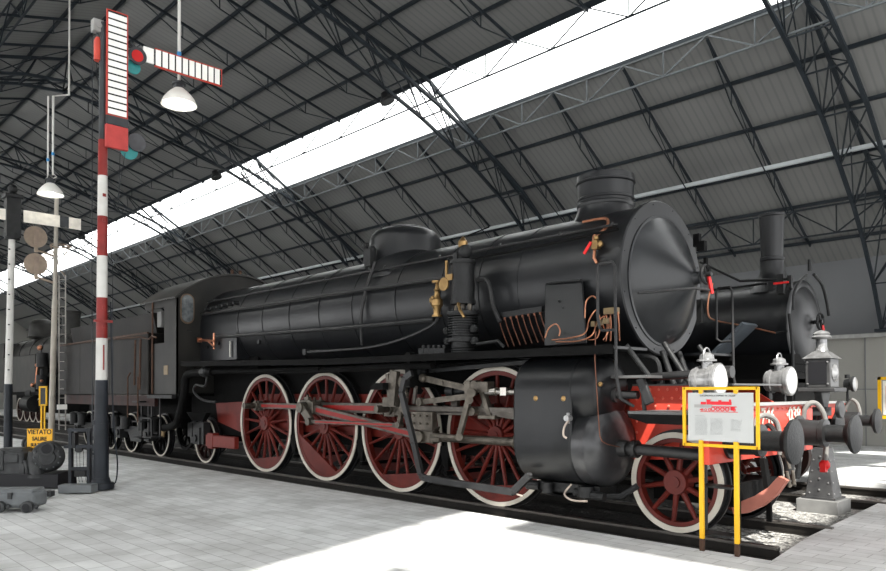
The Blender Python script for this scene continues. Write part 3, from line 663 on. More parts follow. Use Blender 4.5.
L(MB().bar(at(395,371,y=-1.22),at(392,405,y=-1.22),.07,.16,up=(1,0,0)).box(at(393,402,y=-1.15),(.30,.16,.14)).bar(at(388,374,y=-1.22),at(390,400,y=-1.22),.05,.06,up=(1,0,0)).cyl(at(392,368,y=-1.22),at(392,374,y=-1.22),.02,n=8), 'link_bracket', STEEL)
L(MB().box((4.15,-1.1,1.62),(.30,.5,.10)).box((4.75,-1.02,1.85),(.10,.5,.5)), 'motion_bracket', SOOT)
# radius rod, reversing rods, combination lever, valve spindle
def pr(px, py, y=-1.2): return V(at(px,py,y=y))
L(MB().bar(pr(421,402), pr(468,396.5), .04, .075).cyl(pr(421,402)+V((0,.05,0)),pr(421,402)+V((0,-.05,0)),.06), 'radius_rod', STEEL)
L(MB().bar(pr(423,378,-1.1), pr(471,389,-1.1), .045, .085).ball(pr(423,378,-1.12),.07).cyl(pr(442,381,-1.12),pr(442,385,-1.12),.03), 'lifting_rod', STEEL)
L(MB().bar(pr(471,392,-1.22), pr(459,437,-1.22), .045, .08, up=(1,0,0)).cyl(pr(459,437,-1.16),pr(459,437,-1.27),.05).cyl(pr(471,393,-1.16),pr(471,393,-1.27),.06).cyl(pr(469,400,-1.16),pr(469,400,-1.27),.055), 'combination_lever', STEEL)
L(MB().box(pr(482,387,-1.1),(.32,.14,.14)).box(pr(471,388,-1.1),(.10,.16,.2)).bar(pr(483,392,-1.1),pr(491,416,-1.1),.08,.07,up=(1,0,0)).box(pr(489,417,-1.1),(.30,.12,.05)).box(pr(476,382.5,-1.12),(.09,.1,.05)).bar(pr(484,396,-1.1),pr(484,415,-1.1),.04,.05,up=(1,0,0)), 'valve_guide', STEEL, bevel=.006)
L(MB().cyl(pr(487,391.3,-1.1),pr(497,391.3,-1.1),.055,n=16).cyl(pr(497,391.8,-1.1),pr(519,392.2,-1.1),.036,n=16).box(pr(506,391.5,-1.1),(.10,.12,.10)), 'valve_spindle', BRIGHT)
L(MB().cyl(pr(449,391,-1.0),pr(456,391.5,-1.0),.09,n=16).cyl(pr(456,391.5,-1.0),pr(470,390,-1.0),.05,n=14).bar(pr(422,358,-1.0),pr(422,378,-1.0),.09,.09,up=(1,0,0)).ball(pr(421,371,-1.05),.09,8).bar(pr(430,371,-.95),pr(530,362,-.95),.05,.05), 'reversing_shaft', CHARC)
L(MB().bar(pr(418,410,-1.0),pr(515,413,-1.0),.05,.05).bar(pr(455,398,-.95),pr(456,414,-.95),.06,.12,up=(1,0,0)).bar(pr(416,386,-1.15),pr(414,404,-1.15),.03,.05,up=(1,0,0)), 'motion_girder', RODG)
yg = -1.43
gb = [at(412,373,y=yg), at(405,378,y=yg), at(401.5,392,y=yg), at(407,415,y=yg), at(414,443,y=yg), at(421,475,y=yg), at(424,478,y=yg), at(513,492,y=yg), at(530,475,y=yg)]
mb = MB()
for a, b in zip(gb, gb[1:]): mb.bar(a, b, .05, .085); mb.ball(b,.035,6)
L(mb, 'guard_bar', PIPEG)
# air pump
ap = (5.8,-1.2); PX_, PY_ = ap
pump = L(MB().cyl((*ap,2.74),(*ap,3.24),.155,n=28).cyl((*ap,3.24),(*ap,3.29),.17,n=28).cyl((*ap,2.70),(*ap,2.75),.17,n=28), 'air_pump', CHARC)
fn = MB().cyl((*ap,2.14),(*ap,2.52),.15,n=24)
for i in range(9): fn.cyl((*ap,2.28+i*.033),(*ap,2.293+i*.033),.205,n=28)
fn.cyl((*ap,2.56),(*ap,2.60),.22,n=28).cyl((*ap,2.20),(*ap,2.25),.215,n=28)
for i in range(8):
    a = 2*PI*i/8; fn.cyl((PX_+.19*math.cos(a),PY_+.19*math.sin(a),2.58),(PX_+.19*math.cos(a),PY_+.19*math.sin(a),2.63),.018,n=6)
for dx,dz in ((-.25,2.36),(.25,2.36),(.27,2.2),(-.24,2.22)): fn.ball((PX_+dx,PY_-.06,dz),.06,8)
for i in range(6): fn.cyl((*ap,2.0+i*.03),(*ap,2.015+i*.03),.16,n=20)
L(fn, 'finned_cylinder', CHARC, pump)
L(MB().cyl((*ap,2.55),(*ap,2.75),.035,n=10).cyl((PX_-.12,PY_,2.58),(PX_-.12,PY_,2.75),.03,n=8).cyl((PX_+.12,PY_,2.58),(PX_+.12,PY_,2.75),.03,n=8), 'piston_stem', STEEL, pump)
L(MB().cyl((*ap,3.29),(*ap,3.42),.06,n=12).ball((PX_+.04,PY_,3.40),.10,10).box((PX_-.1,PY_,3.36),(.08,.1,.08)), 'valve_head', CHARC, pump)
L(MB().lathe([(0,.03),(.03,.065),(.10,.065),(.13,.04),(.16,.02),(.17,0)], (PX_,PY_,3.44), (0,0,1), 14), 'brass_oiler', BRASS, pump)
L(MB().box((PX_-.09,PY_-.155,3.06),(.10,.02,.08)).cyl((PX_-.21,PY_-.1,2.95),(PX_-.21,PY_-.1,3.30),.022,n=8).lathe([(0,.09),(.02,.09)],(PX_-.21,PY_-.14,2.98),(0,-1,0),16).tube([(PX_+.06,PY_-.15,2.70),(PX_+.14,PY_-.2,2.6),(PX_+.22,PY_-.2,2.5)],.02), 'brass_fitting', BRASS, pump)
L(MB().bar(at(462,238,y=-1.1),at(489,227,y=-.7),.02,.02), 'pump_stay', SOOT)
L(MB().tube([at(477,280,y=-1.1), at(486,280,y=-1.1), at(490,288,y=-1.1), at(493,305,y=-1.1), at(500,322,y=-1.1)], .03, 8, 4), 'exhaust_pipe', PIPEG)
L(MB().tube([at(477,344,y=-1.3), at(498,341,y=-1.3), at(504,347,y=-1.3)], .02, 8), 'board_pipe', PIPEG)
bk = MB()
for i in range(5): bk.box(at(424+i*5.2,352,y=-1.2),(.10,.12,.10)).cyl(at(424+i*5.2,349,y=-1.2),at(424+i*5.2,345,y=-1.2),.03,n=8)
L(bk, 'lubricator_box', CHARC)
# lubricator row with copper tubes, casing plate, distributor
L(MB().bar(at(498,316,y=-1.02),at(543,309,y=-1.02),.06,.07), 'distributor_bar', CHARC)
for i in range(8):
    px = 499+i*5.9; py = 318-i*.95
    L(MB().tube([at(px,py,y=-1.03), at(px+2,py+9,y=-1.06), at(px+6,py+20,y=-1.10), at(px+9.5,347-i*.9,y=-1.2)], .008, 6, 3).cyl(at(px,py-3,y=-1.03),at(px,py+3,y=-1.03),.018,n=6), 'copper_tube', mat('dull_copper',(.16,.07,.045),.4,.7))
a_, b_, c_, d_ = at(545,284,y=-.98), at(582,281,y=-.98), at(586,343,y=-1.30), at(544,346,y=-1.30)
mb = MB(); v = [mb.bm.verts.new(p+V((0,k,0))) for k in (0,.03) for p in (a_,b_,c_,d_)]
for f in ((0,1,2,3),(7,6,5,4),(0,4,5,1),(1,5,6,2),(2,6,7,3),(3,7,4,0)): mb.bm.faces.new([v[i] for i in f])
pl = L(mb, 'inspection_plate', BLACK, bevel=.01)
L(MB().tube([at(547,283,y=-1.0),at(581,280,y=-1.0)],.015), 'plate_hinge', CHARC, pl)
L(MB().ball(at(559,301,y=-1.09),.018,6).ball(at(563,308,y=-1.12),.012,6), 'plate_knob', CHARC, pl)
L(MB().tube([at(545,338,y=-1.33),at(549,328,y=-1.33),at(556,324,y=-1.33),at(560,330,y=-1.33),at(559,336,y=-1.33)],.0085,6,4)
  .tube([at(552,340,y=-1.34),at(570,338,y=-1.34),at(585,333,y=-1.34),at(589,320,y=-1.2),at(596,310,y=-1.15),at(600,318,y=-1.15),at(605,330,y=-1.2)],.009,6,4)
  .tube([at(556,342,y=-1.35),at(578,341,y=-1.35),at(592,335,y=-1.3),at(597,322,y=-1.2),at(604,316,y=-1.15)],.0085,6,4)
  .tube([at(585,318,y=-1.2),at(586,302,y=-1.15),at(592,296,y=-1.15),at(597,299,y=-1.15)],.009,6,4)
  .tube([at(588,340,y=-1.3),at(597,338,y=-1.3),at(601,325,y=-1.2),at(607,312,y=-1.1)],.008,6,4)
  .tube([at(603,340,y=-1.3),at(608,332,y=-1.25),at(609,318,y=-1.15)],.008,6,4), 'copper_piping', COPPER)
for i in range(4):
    L(MB().tube([at(606+i*4,312,y=-1.1),at(607+i*4,325,y=-1.15),at(606+i*4.5,341,y=-1.25)],.008,6,3), 'copper_tube', COPPER)
dist = MB().box(at(611.5,311,y=-1.1),(.16,.08,.07))
for i in range(3): dist.box(at(594+i*6,324-i*1.5,y=-1.22),(.05,.05,.06))
L(dist, 'brass_distributor', mat('tarnished_brass',(.13,.095,.05),.4,.6))
L(MB().tube([at(630,352,y=-1.35), at(607,337,y=-1.38)],.01,6) if False else MB().tube([(8.02,-1.38,2.2),(8.02,-1.4,1.9),(8.06,-1.42,1.5),(8.1,-1.45,1.2),(8.12,-1.42,1.0),(8.2,-1.2,.93)],.006,6,3), 'copper_drop_pipe', mat('dull_copper',(.16,.07,.045),.4,.7))
for s in (-1, 1):
    hp = [(8.07,s*1.38,2.24),(8.06,s*1.40,2.35),(8.06,s*1.40,2.88),(8.09,s*1.40,2.93),(8.25,s*1.40,2.93),(8.28,s*1.40,2.88),(8.29,s*1.40,1.72),(8.34,s*1.40,1.46),(8.44,s*1.30,1.38)]
    L(MB().tube(hp,.017,8).tube([(8.07,s*1.38,2.24),(8.12,s*1.40,2.20),(8.28,s*1.40,2.20)],.015), 'step_handrail', PIPEG)
# front end: ledge, struts, steps, sand pipes
L(MB().span((8.38,-1.32,1.30),(9.24,-.62,1.33)).span((8.38,.62,1.30),(9.24,1.32,1.33)), 'front_footplate', mat('worn_footplate',(.10,.10,.10),.5,.2))
L(MB().span((8.38,-1.32,1.265),(9.24,-1.29,1.30)).pxz([(8.38,1.30),(8.38,1.26),(8.6,1.20),(9.24,1.2),(9.24,1.3)],-1.31,-1.28), 'footplate_edge', SOOT)
L(MB().pxy([(8.0,-1.1),(8.5,-1.15),(8.45,-.62),(8.0,-.62)],1.685,1.715), 'upper_step', mat('worn_footplate',(.10,.10,.10),.5,.2))
L(MB().span((8.75,-.62,1.60),(9.22,.62,1.62)).span((8.0,-.62,1.60),(8.75,.62,1.62)), 'top_deck', mat('worn_footplate',(.10,.10,.10),.5,.2))
L(MB().bar(at(640,378,y=-1.05),at(650,404,y=-1.05),.10,.05,up=(0,1,0)).bar((8.35,-1.0,1.7),(8.40,-1.0,1.2),.04,.04,up=(0,1,0)), 'sloping_bracket', PIPEG, bevel=.01)
L(MB().cyl((8.22,-1.1,2.05),(8.42,-.95,1.70),.03,n=10).cyl((8.3,-.42,2.10),(8.62,-.42,1.62),.032,n=12).cyl((8.3,.42,2.10),(8.62,.42,1.62),.032,n=12).cyl((8.15,-.2,2.02),(8.3,-.2,1.62),.035,n=14).cyl((8.15,.2,2.02),(8.3,.2,1.62),.035,n=14).tube([(8.05,-.6,1.95),(8.3,-.6,1.9),(8.35,-.6,1.7),(8.35,-.62,1.62)],.03,8,4), 'smokebox_stay', CHARC)
L(MB().box((7.2,0,1.95),(1.0,.9,.5)), 'smokebox_saddle', SOOT)
L(MB().cyl((8.3,-.70,1.70),(9.2,-.72,1.74),.045,n=12).cyl((9.2,-.72,1.74),(9.25,-.72,1.74),.065,n=14).tube([(8.62,-.55,1.72),(9.0,-.55,1.80),(9.2,-.6,1.76)],.03), 'brake_pipe', PIPEG)
rv = MB()
for i in range(7):
    rv.ball((8.12+i*.11,-.61,1.56),.018,6); rv.ball((8.17+i*.11,-.61,1.46),.018,6)
for i in range(4): rv.ball((8.12+i*.17,-.61,1.37),.018,6)
for i in range(5): rv.ball((8.05,-.61,1.45-i*.13),.018,6)
L(rv, 'rivet', mat('rivet_red',(.7,.16,.11),.4))
# buffer beam
beam = L(MB().span((9.22,-1.35,.82),(9.30,1.35,1.38)), 'buffer_beam', REDB, bevel=.006)
L(MB().span((9.16,-1.37,1.38),(9.34,1.37,1.41)), 'beam_top_plate', mat('pale_beam_plate',(.30,.30,.29),.45,.2), beam)
g = MB()
for i in range(22): g.ball((9.302,-1.28+i*.122,1.34),.014,6)
L(g, 'beam_rivet', mat('rivet_red',(.7,.16,.11),.4), beam)
text('beam_number', '·038', WHITE, beam, (9.306,.74,1.255), (0,1,0), (0,0,1), .24, bold=.006)
text('beam_number', '746', WHITE, beam, (9.306,.02,1.255), (0,1,0), (0,0,1), .24, bold=.006)
for s in (-1, 1):
    c = (9.30,s*.875,1.05)
    bf = L(MB().lathe([(0,.20),(.03,.20),(.03,.155),(.26,.145),(.27,.16),(.32,.16),(.33,.11)], c, (1,0,0), 32), 'buffer_shank', PIPEG, beam)
    L(MB().lathe([(.30,.10),(.52,.10),(.55,.14),(.60,.215),(.615,.22),(.635,.215),(.65,.12),(.655,0)], c, (1,0,0), 40), 'buffer_head', CHARC, bf)
hk = MB().box((9.38,0,1.05),(.16,.06,.10)).tube([(9.45,0,1.02),(9.52,0,1.0),(9.55,0,1.08),(9.50,0,1.15)],.03,8,4).tube([(9.44,0,1.0),(9.50,0,.86),(9.54,0,.70)],.02).box((9.50,.0,.85),(.03,.14,.05)).tube([(9.54,-.08,.68),(9.56,-.06,.52),(9.56,.06,.52),(9.54,.08,.68)],.018)
L(hk, 'coupling_hook', STEEL, beam)
def hose(y, m1, y2=None):
    pts = y2 or [(9.31,y,1.22),(9.36,y,1.36),(9.44,y,1.42),(9.52,y,1.36),(9.56,y,1.2),(9.58,y+.02,.95),(9.55,y+.0,.78),(9.50,y-.04,.70)]
    return L(MB().tube(pts,.03,10,4), 'brake_hose', m1, beam)
hh = hose(.9, mat('grey_hose',(.16,.155,.145),.5), [(9.31,1.02,1.20),(9.33,1.02,1.32),(9.38,1.05,1.39),(9.44,1.10,1.38),(9.50,1.14,1.26),(9.52,1.16,1.05),(9.52,1.15,.86),(9.51,1.13,.70)]); L(MB().ball((9.51,1.12,.66),.065,10).box((9.51,1.09,.63),(.06,.08,.1)), 'red_hose_coupling', mat('handle_red',(.6,.02,.02),.4), hh)
hose(.3, mat('grey_hose',(.16,.155,.145),.5), [(9.31,-.35,1.12),(9.33,-.32,1.24),(9.38,-.24,1.28),(9.44,-.12,1.22),(9.46,-.06,1.05),(9.46,-.05,.85)]); hose(.5, CHARC, [(9.31,.42,.98),(9.40,.44,1.0),(9.46,.45,.92),(9.46,.46,.7),(9.44,.46,.55)])
L(MB().tube([(9.34,-.2,1.12),(9.40,-.2,1.17),(9.46,-.2,1.1),(9.46,-.2,.9)],.028,8,4).cyl((9.45,.22,.62),(9.45,.22,.86),.055,n=12), 'steam_heat_pipe', PIPEG, beam)
for sgn in (-1,):
    y0_ = -.42 if sgn < 0 else .72
    GP = [(9.60,.66),(9.50,.54),(9.36,.44),(9.20,.36),(9.10,.33),(9.13,.22),(9.28,.25),(9.44,.34),(9.58,.47),(9.68,.62)]
    L(MB().prism(GP, lambda u,v: V((u,y0_-.05,v)), lambda u,v: V((u,y0_+.05,v))), 'rail_guard', mat('rail_guard_pink',(.42,.15,.11),.5), sharp=60)
L(MB().bar((9.36,-.25,.82),(9.42,-.25,.42),.05,.09,up=(0,1,0)).bar((9.42,-.25,.45),(9.42,-.25,.15),.05,.04,up=(0,1,0)).bar((8.9,-.5,.9),(9.25,-.5,.62),.06,.07).span((8.2,-.5,.3),(9.2,.5,.55)), 'guard_iron', SOOT)
st = MB()
for z in (.60,.13): st.box((9.30,-1.18,z),(.36,.20,.02))
for x in (9.14,9.46): st.bar((x,-1.10,1.0 if x<9.3 else .82),(x,-1.10,.13),.02,.03,up=(0,1,0))
L(st, 'front_steps', CHARC)
L(MB().bar((9.44,-1.05,.95),(9.44,-1.05,.02+.04),.05,.05,up=(0,1,0)), 'step_post', SOOT)

# ================================================================== TENDER
TD = empty('coal_tender', (-7,0,0), 'black plate-sided coal tender coupled behind the large locomotive', 'tender')
def T(mb, name, m, parent=None, **k): return mb.build(name, m, parent or TD, **k)
body = T(MB().span((-10.35,-1.42,1.48),(-4.02,1.42,2.90)), 'water_tank', TENDER, bevel=.02)
T(MB().pyz([(-1.20,2.88),(1.20,2.88),(1.30,3.36),(-1.30,3.36)],-9.8,-4.05), 'coal_bunker', TENDER)
T(MB().span((-10.37,-1.45,2.87),(-4.0,-1.41,2.91)).span((-10.37,1.41,2.87),(-4.0,1.45,2.91)), 'tank_rim', RUST)
T(MB().tube([at(156,337.5,y=-1.46),at(152,336,y=-1.46),at(149,339,y=-1.46),at(140,337,y=-1.46),at(110,339.5,y=-1.46),at(66,344.5,y=-1.46)],.02,6), 'side_rail', RUST)
for x in (-8.6,-6.4): T(MB().span((x,-1.424,1.5),(x+.02,-1.419,2.88)), 'plate_seam', TENDER, body)
T(MB().span((-10.3,-1.30,1.22),(-3.95,-1.22,1.47)).span((-10.3,1.22,1.22),(-3.95,1.30,1.47)), 'tender_frame', RUSTR)
T(MB().span((-10.3,-.6,.7),(-4.1,.6,1.45)), 'tender_underframe', SOOT)
for px in (134,139): pass
T(MB().tube([(-4.25,-1.50,2.75),(-4.25,-1.52,1.6)],.025).tube([(-4.55,-1.50,2.75),(-4.55,-1.52,1.7)],.025), 'grab_rail', RUST)
T(MB().tube([(-4.95,-1.46,2.0),(-5.0,-1.5,1.9),(-5.0,-1.5,.95)],.018).tube([(-4.4,-1.5,1.9),(-4.4,-1.5,.85)],.018), 'step_rail', RUST)
for x in (-4.85,-6.65,-8.10,-9.75):
    for s in (-1,1): wheel(TD, x, .50, s, 9, None, None, 'tender_wheel', .035, .12, .79, .05, .045, SOOT)
for x0 in (-5.75,-8.95):
    b_ = MB().bar((x0-1.3,-.98,.62),(x0+1.3,-.98,.62),.08,.14)
    for dx in (-.9,.9): b_.box((x0+dx,-1.02,.52),(.28,.2,.28)).cyl((x0+dx,-1.1,.52),(x0+dx,-1.16,.52),.08,n=12)
    b_.pxz([(x0-.5,.55),(x0+.5,.55),(x0+.3,.32),(x0-.3,.32)],-1.02,-.92)
    T(b_, 'bogie_frame', CHARC)
    for dx in (-1.2,-.55,.55,1.2):
        T(MB().cyl((x0+dx,-1.06,.62),(x0+dx,-1.06,.92),.12,n=16).lathe([(0,.14),(.03,.13),(.06,.06),(.07,0)],(x0+dx,-1.06,.92),(0,0,1),16), 'spring_pot', CHARC)
st = MB()
for z in (1.32,.86,.48): st.box((-4.62,-1.34,z),(.42,.24,.035))
st.bar((-4.82,-1.24,1.4),(-4.82,-1.24,.48),.03,.05).bar((-4.42,-1.24,1.4),(-4.42,-1.24,.48),.03,.05)
T(st, 'tender_steps', CHARC)
T(MB().tube([at(163,430,y=-1.0),at(168,428,y=-1.05),at(174,427,y=-1.1)],.06,10).cyl(at(163,428,y=-1.05),at(163,437,y=-1.05),.05), 'water_hose_union', mat('dull_brass',(.3,.22,.12),.5,.4))

# ================================================================== SECOND LOCOMOTIVE (track behind)
L2 = empty('steam_locomotive', (6,4,0), 'smaller black steam locomotive with tall narrow chimney on the track behind', 'locomotive')
def S(mb, name, m, parent=None, **k): return mb.build(name, m, parent or L2, **k)
Z2, R2 = 2.56, .70
bo = S(MB().lathe([(0,R2),(8.0,R2)], (.2,4,Z2), (1,0,0), 56), 'boiler', BLACK)
S(MB().lathe([(0,R2+.02),(.10,R2+.03),(.12,R2-.0),(.12,R2-.08),(.15,R2-.12),(.2,R2-.3),(.23,.2),(.24,0)], (8.15,4,Z2), (1,0,0), 56), 'smokebox_door', BLACK, bo)
w = MB().lathe([(-.01,.13),(.01,.145),(.03,.13),(.01,.115),(-.01,.13)], (8.48,4,Z2+.05), (1,0,0), 24, caps=False).cyl((8.36,4,Z2+.05),(8.52,4,Z2+.05),.03)
for i in range(4): w.cyl((8.49,4,Z2+.05),(8.49,4+.13*math.cos(i*PI/2+.5),Z2+.05+.13*math.sin(i*PI/2+.5)),.012,n=6)
S(w, 'handwheel', CHARC, bo)
S(MB().bar((8.5,4.05,Z2),(8.52,4.08,Z2-.22),.035,.035), 'red_handle', mat('handle_red',(.6,.02,.02),.4), bo)
S(MB().lathe([(-.10,.48),(-.02,.40),(.06,.30),(.16,.225),(.28,.18),(.44,.178),(.46,.19),(.50,.19),(.51,.168),(1.16,.192),(1.17,.205),(1.21,.205),(1.22,.17),(.5,.14)], (7.76,4,3.20), (0,0,1), 40), 'chimney', BLACK, sharp=30)
S(MB().tube([(8.34,4,3.42),(8.34,4,3.60)],.03,8).tube([(8.40,4.0,3.36),(8.42,4.3,3.22),(8.42,4.5,2.95),(8.42,4.58,2.75)],.025,8,4).tube([(8.36,3.28,2.75),(8.36,3.28,2.95),(8.38,3.4,3.15),(8.40,3.7,3.32)],.02,8,4).tube([(8.30,3.27,2.7),(8.34,3.27,2.2),(8.36,3.2,1.75),(8.36,3.0,1.68)],.025,8,4), 'front_handrail', CHARC)
S(MB().tube([(1,3.4,3.20),(7.4,3.4,3.20),(7.9,3.45,3.22)],.018).tube([at(700,262,y=3.2),at(740,281,y=3.3),at(790,279,y=3.4)],.02), 'side_handrail', CHARC)
S(MB().box(at(781,284,y=3.4),(.1,.08,.3)).box(at(790,282,y=3.4),(.06,.06,.2)), 'blower_cock', CHARC)
S(MB().box(at(781,283,y=3.35),(.22,.03,.03)), 'cock_lever', mat('handle_red',(.6,.02,.02),.4))
S(MB().tube([at(713,283,y=3.15),at(709,296,y=3.15),at(708,312,y=3.15),at(714,320,y=3.15),at(745,326,y=3.22),at(776,333,y=3.28)],.014,6,4), 'copper_pipe', COPPER)
S(MB().tube([at(776,333,y=3.28),at(788,331,y=3.3)],.016), 'pipe_end', PIPEG)
S(MB().span((-2.5,2.7,1.66),(8.3,5.3,1.72)).span((4.6,3.35,1.3),(8.3,4.65,2.1)), 'running_board', SOOT)
b_ = MB(); p0 = at(716,357,y=3.0); p1 = at(750,324,y=3.0); b_.bar(p0, p1, .5, .05); S(b_, 'sloping_footplate', mat('footplate_bluegrey',(.10,.115,.13),.4))
g = MB()
for i in range(14):
    g.ball((8.305,3.42+i*.085,1.95),.013,6); g.ball((8.305,3.42+i*.085,1.83),.013,6)
S(g, 'saddle_rivet', CHARC)
S(MB().span((-2.6,2.75,1.3),(-.3,5.25,3.7)).pyz([(2.7,3.68),(3.2,3.88),(4,3.97),(4.8,3.88),(5.3,3.68)],-2.8,-.1), 'cab', TENDER)
S(MB().span((-2.4,3.42,.6),(8.3,3.46,1.6)).span((-2.4,4.54,.6),(8.3,4.58,1.6)), 'main_frame', SOOT)
for s in (-1,1):
    for x in (1.2,3.2,5.2):
        mb = ringface(MB(), x, .75, 4+s*.79, 4+s*.66, .6, .76)
        for i in range(12): a = PI*i/6; mb.bar((x,4+s*.72,.75),(x+.62*math.cos(a),4+s*.72,.75+.62*math.sin(a)),.05,.05,up=(0,1,0))
        mb.cyl((x,4+s*.65,.75),(x,4+s*.8,.75),.12); S(mb, 'driving_wheel', RUSTR)
    mb = ringface(MB(), 7.6, .45, 4+s*.79, 4+s*.66, .36, .46)
    for i in range(9): a = 2*PI*i/9; mb.bar((7.6,4+s*.72,.45),(7.6+.38*math.cos(a),4+s*.72,.45+.38*math.sin(a)),.04,.05,up=(0,1,0))
    S(mb, 'leading_wheel', RUSTR)
    S(MB().cyl((6.4,4+s*1.0,.85),(7.3,4+s*1.0,.85),.36,n=28), 'cylinder', CHARC)
bm2 = S(MB().span((8.36,2.65,.85),(8.44,5.32,1.33)), 'buffer_beam', REDB)
S(MB().span((8.25,2.6,1.33),(8.48,5.36,1.36)), 'beam_top_plate', mat('pale_beam_plate',(.30,.30,.29),.45,.2), bm2)
for s in (-1,1):
    c = (8.44,4+s*.875,1.05)
    bf = S(MB().lathe([(0,.2),(.03,.2),(.03,.15),(.32,.14),(.33,.1)], c, (1,0,0), 28), 'buffer_shank', PIPEG, bm2)
    S(MB().lathe([(.3,.09),(.5,.09),(.56,.2),(.6,.2),(.62,.1),(.625,0)], c, (1,0,0), 32), 'buffer_head', CHARC, bf)
S(MB().tube([(8.45,5.15,1.2),(8.55,5.15,1.38),(8.66,5.15,1.3),(8.70,5.15,1.0),(8.68,5.1,.72)],.03,8,4), 'brake_hose', mat('grey_hose',(.16,.155,.145),.5), bm2)
S(MB().ball((8.68,5.1,.70),.05,8), 'red_hose_coupling', mat('handle_red',(.6,.02,.02),.4), bm2)

# ================================================================== THIRD LOCOMOTIVE (left, beyond the tender)
T3 = empty('tank_locomotive', (-28,3.4,0), 'dark tank locomotive with domed boiler and side tank far left beyond the tender', 'locomotive')
def Q(mb, name, m, parent=None, **k): return mb.build(name, m, parent or T3, **k)
Y3 = 4.2
q3 = lambda px, py: at(px, py, y=4.0)
xch = q3(70,322).x
OLDB = mat('faded_black_paint', (.018,.018,.017), .5, 0, .3, 2, .05, (.036,.034,.03))
b3 = Q(MB().lathe([(0,.98),(11,.98)], (xch-9.5,Y3,3.55), (1,0,0), 40).lathe([(0,.98),(.1,.9),(.3,.5),(.4,0)], (xch+1.5,Y3,3.55), (1,0,0), 40), 'boiler', OLDB)
Q(MB().lathe([(0,.5),(.3,.42),(1.0,.42),(1.05,.46),(1.15,.46),(1.16,.3)], (xch+.2,Y3-.2,4.45), (0,0,1), 28), 'chimney', OLDB)
xd = q3(42,325).x
Q(MB().lathe([(0,.75),(.1,.66),(.75,.64),(.95,.5),(1.05,.25),(1.07,0)], (xd,Y3-.2,4.5), (0,0,1), 28), 'steam_dome', OLDB)
for x in (-8,-6,-4,-2,0): Q(MB().lathe([(0,.99),(0,1.01),(.08,1.01),(.08,.99)], (xch+x,Y3,3.55), (1,0,0), 40, caps=False), 'boiler_band', CHARC, b3)
xt = at(35,380,y=2.75).x; zt3 = at(35,354,y=2.75).z
Q(MB().span((xt-6,2.75,1.55),(xt,3.35,zt3)), 'side_tank', OLDB, bevel=.03)
Q(MB().span((xt-10,2.75,1.55),(xt-6,5.6,4.3)), 'cab', OLDB)
Q(MB().span((xt-6,2.75,1.40),(xch+1.8,5.6,1.55)), 'running_board', SOOT)
Q(MB().span((xt-6,3.4,.5),(xch+1.6,5.0,2.3)), 'inner_works', SOOT)
pc = at(42,375,y=2.85); 
Q(MB().cyl((pc.x,2.85,2.8),(pc.x,2.85,3.5),.26).cyl((pc.x,2.85,1.7),(pc.x,2.85,2.4),.26).cyl((pc.x,2.85,2.4),(pc.x,2.85,2.7),.08), 'air_pump', CHARC)
Q(MB().ball((pc.x,2.75,3.75),.14).ball((pc.x-.5,2.75,2.9),.10).ball((pc.x+.1,2.7,2.3),.08).ball((pc.x-1.0,2.7,1.9),.12).ball((pc.x+.5,2.7,2.1),.08).tube([(pc.x-1.0,2.7,1.9),(pc.x-.5,2.7,2.0),(pc.x-.4,2.75,2.9)],.04), 'copper_fittings', COPPER)
for px in (20,27,33,39):
    c = at(px,417,y=3.0); mb = ringface(MB(), c.x, .62, 3.0, 3.13, .5, .62); 
    for i in range(10): a = PI*i/5; mb.bar((c.x,3.06,.62),(c.x+.52*math.cos(a),3.06,.62+.52*math.sin(a)),.05,.05,up=(0,1,0))
    w_ = Q(mb, 'driving_wheel', RUSTR); Q(ringface(MB(), c.x, .62, 2.985, 3.0, .56, .62), 'white_rim', WHITE, w_)
cc = at(31,404,y=2.9)
Q(MB().cyl((cc.x-.6,2.9,.95),(cc.x+.8,2.9,.95),.42,n=28).cyl((cc.x-.4,2.95,1.5),(cc.x+.5,2.95,1.5),.25,n=20), 'cylinder', CHARC)

# ================================================================== RED AND WHITE SEMAPHORE MAST
MX, MY = .35, -3.95
SM = empty('semaphore_signal', (MX,MY,0), 'tall red and white banded semaphore mast with one upright and one horizontal striped arm', 'railway signal')
def G(mb, name, m, parent=None, **k): return mb.build(name, m, parent or SM, **k)
def lean(z): return MX + .02 + .03*(z/7.5)
def seg(z0, z1, r0, r1, m, nm): return G(MB().cyl((lean(z0),MY,z0),(lean(z1),MY,z1),r0,r1,20), nm, m)
seg(0,.10,.20,.19,MNAVY,'mast_foot'); seg(.10,.18,.15,.125,MNAVY,'mast_foot')
seg(.18,1.05,.118,.112,MNAVY,'dark_mast_base'); seg(1.05,1.74,.105,.095,MNAVY,'dark_mast_base')
G(MB().cyl((MX,MY,1.03),(MX,MY,1.10),.125,n=20).cyl((MX,MY,.55),(MX,MY,.58),.125,n=20), 'mast_collar', MNAVY)
zs = [(1.74,2.41,MWHITE),(2.41,3.06,MRED),(3.06,3.73,MWHITE),(3.73,4.37,MRED),(4.37,5.02,MWHITE),(5.02,5.6,MRED)]
for i,(a,b,m_) in enumerate(zs): seg(a,b,.088-.003*i,.085-.003*i,m_, 'white_band' if m_ is MWHITE else 'red_band')
seg(5.6,7.5,.06,.05,MGREY,'upper_mast')
G(MB().tube([(MX+.12,MY-.0,1.9),(MX+.12,MY,2.3)],.012).box((MX+.09,MY,2.9),(.06,.05,.05)).box((MX+.09,MY,2.6),(.06,.05,.05)).box((MX+.09,MY,4.3),(.06,.05,.05)).box((MX+.09,MY,4.7),(.06,.05,.05)).box((MX+.09,MY,2.68),(.05,.28,.04)), 'mast_clips', MRED)
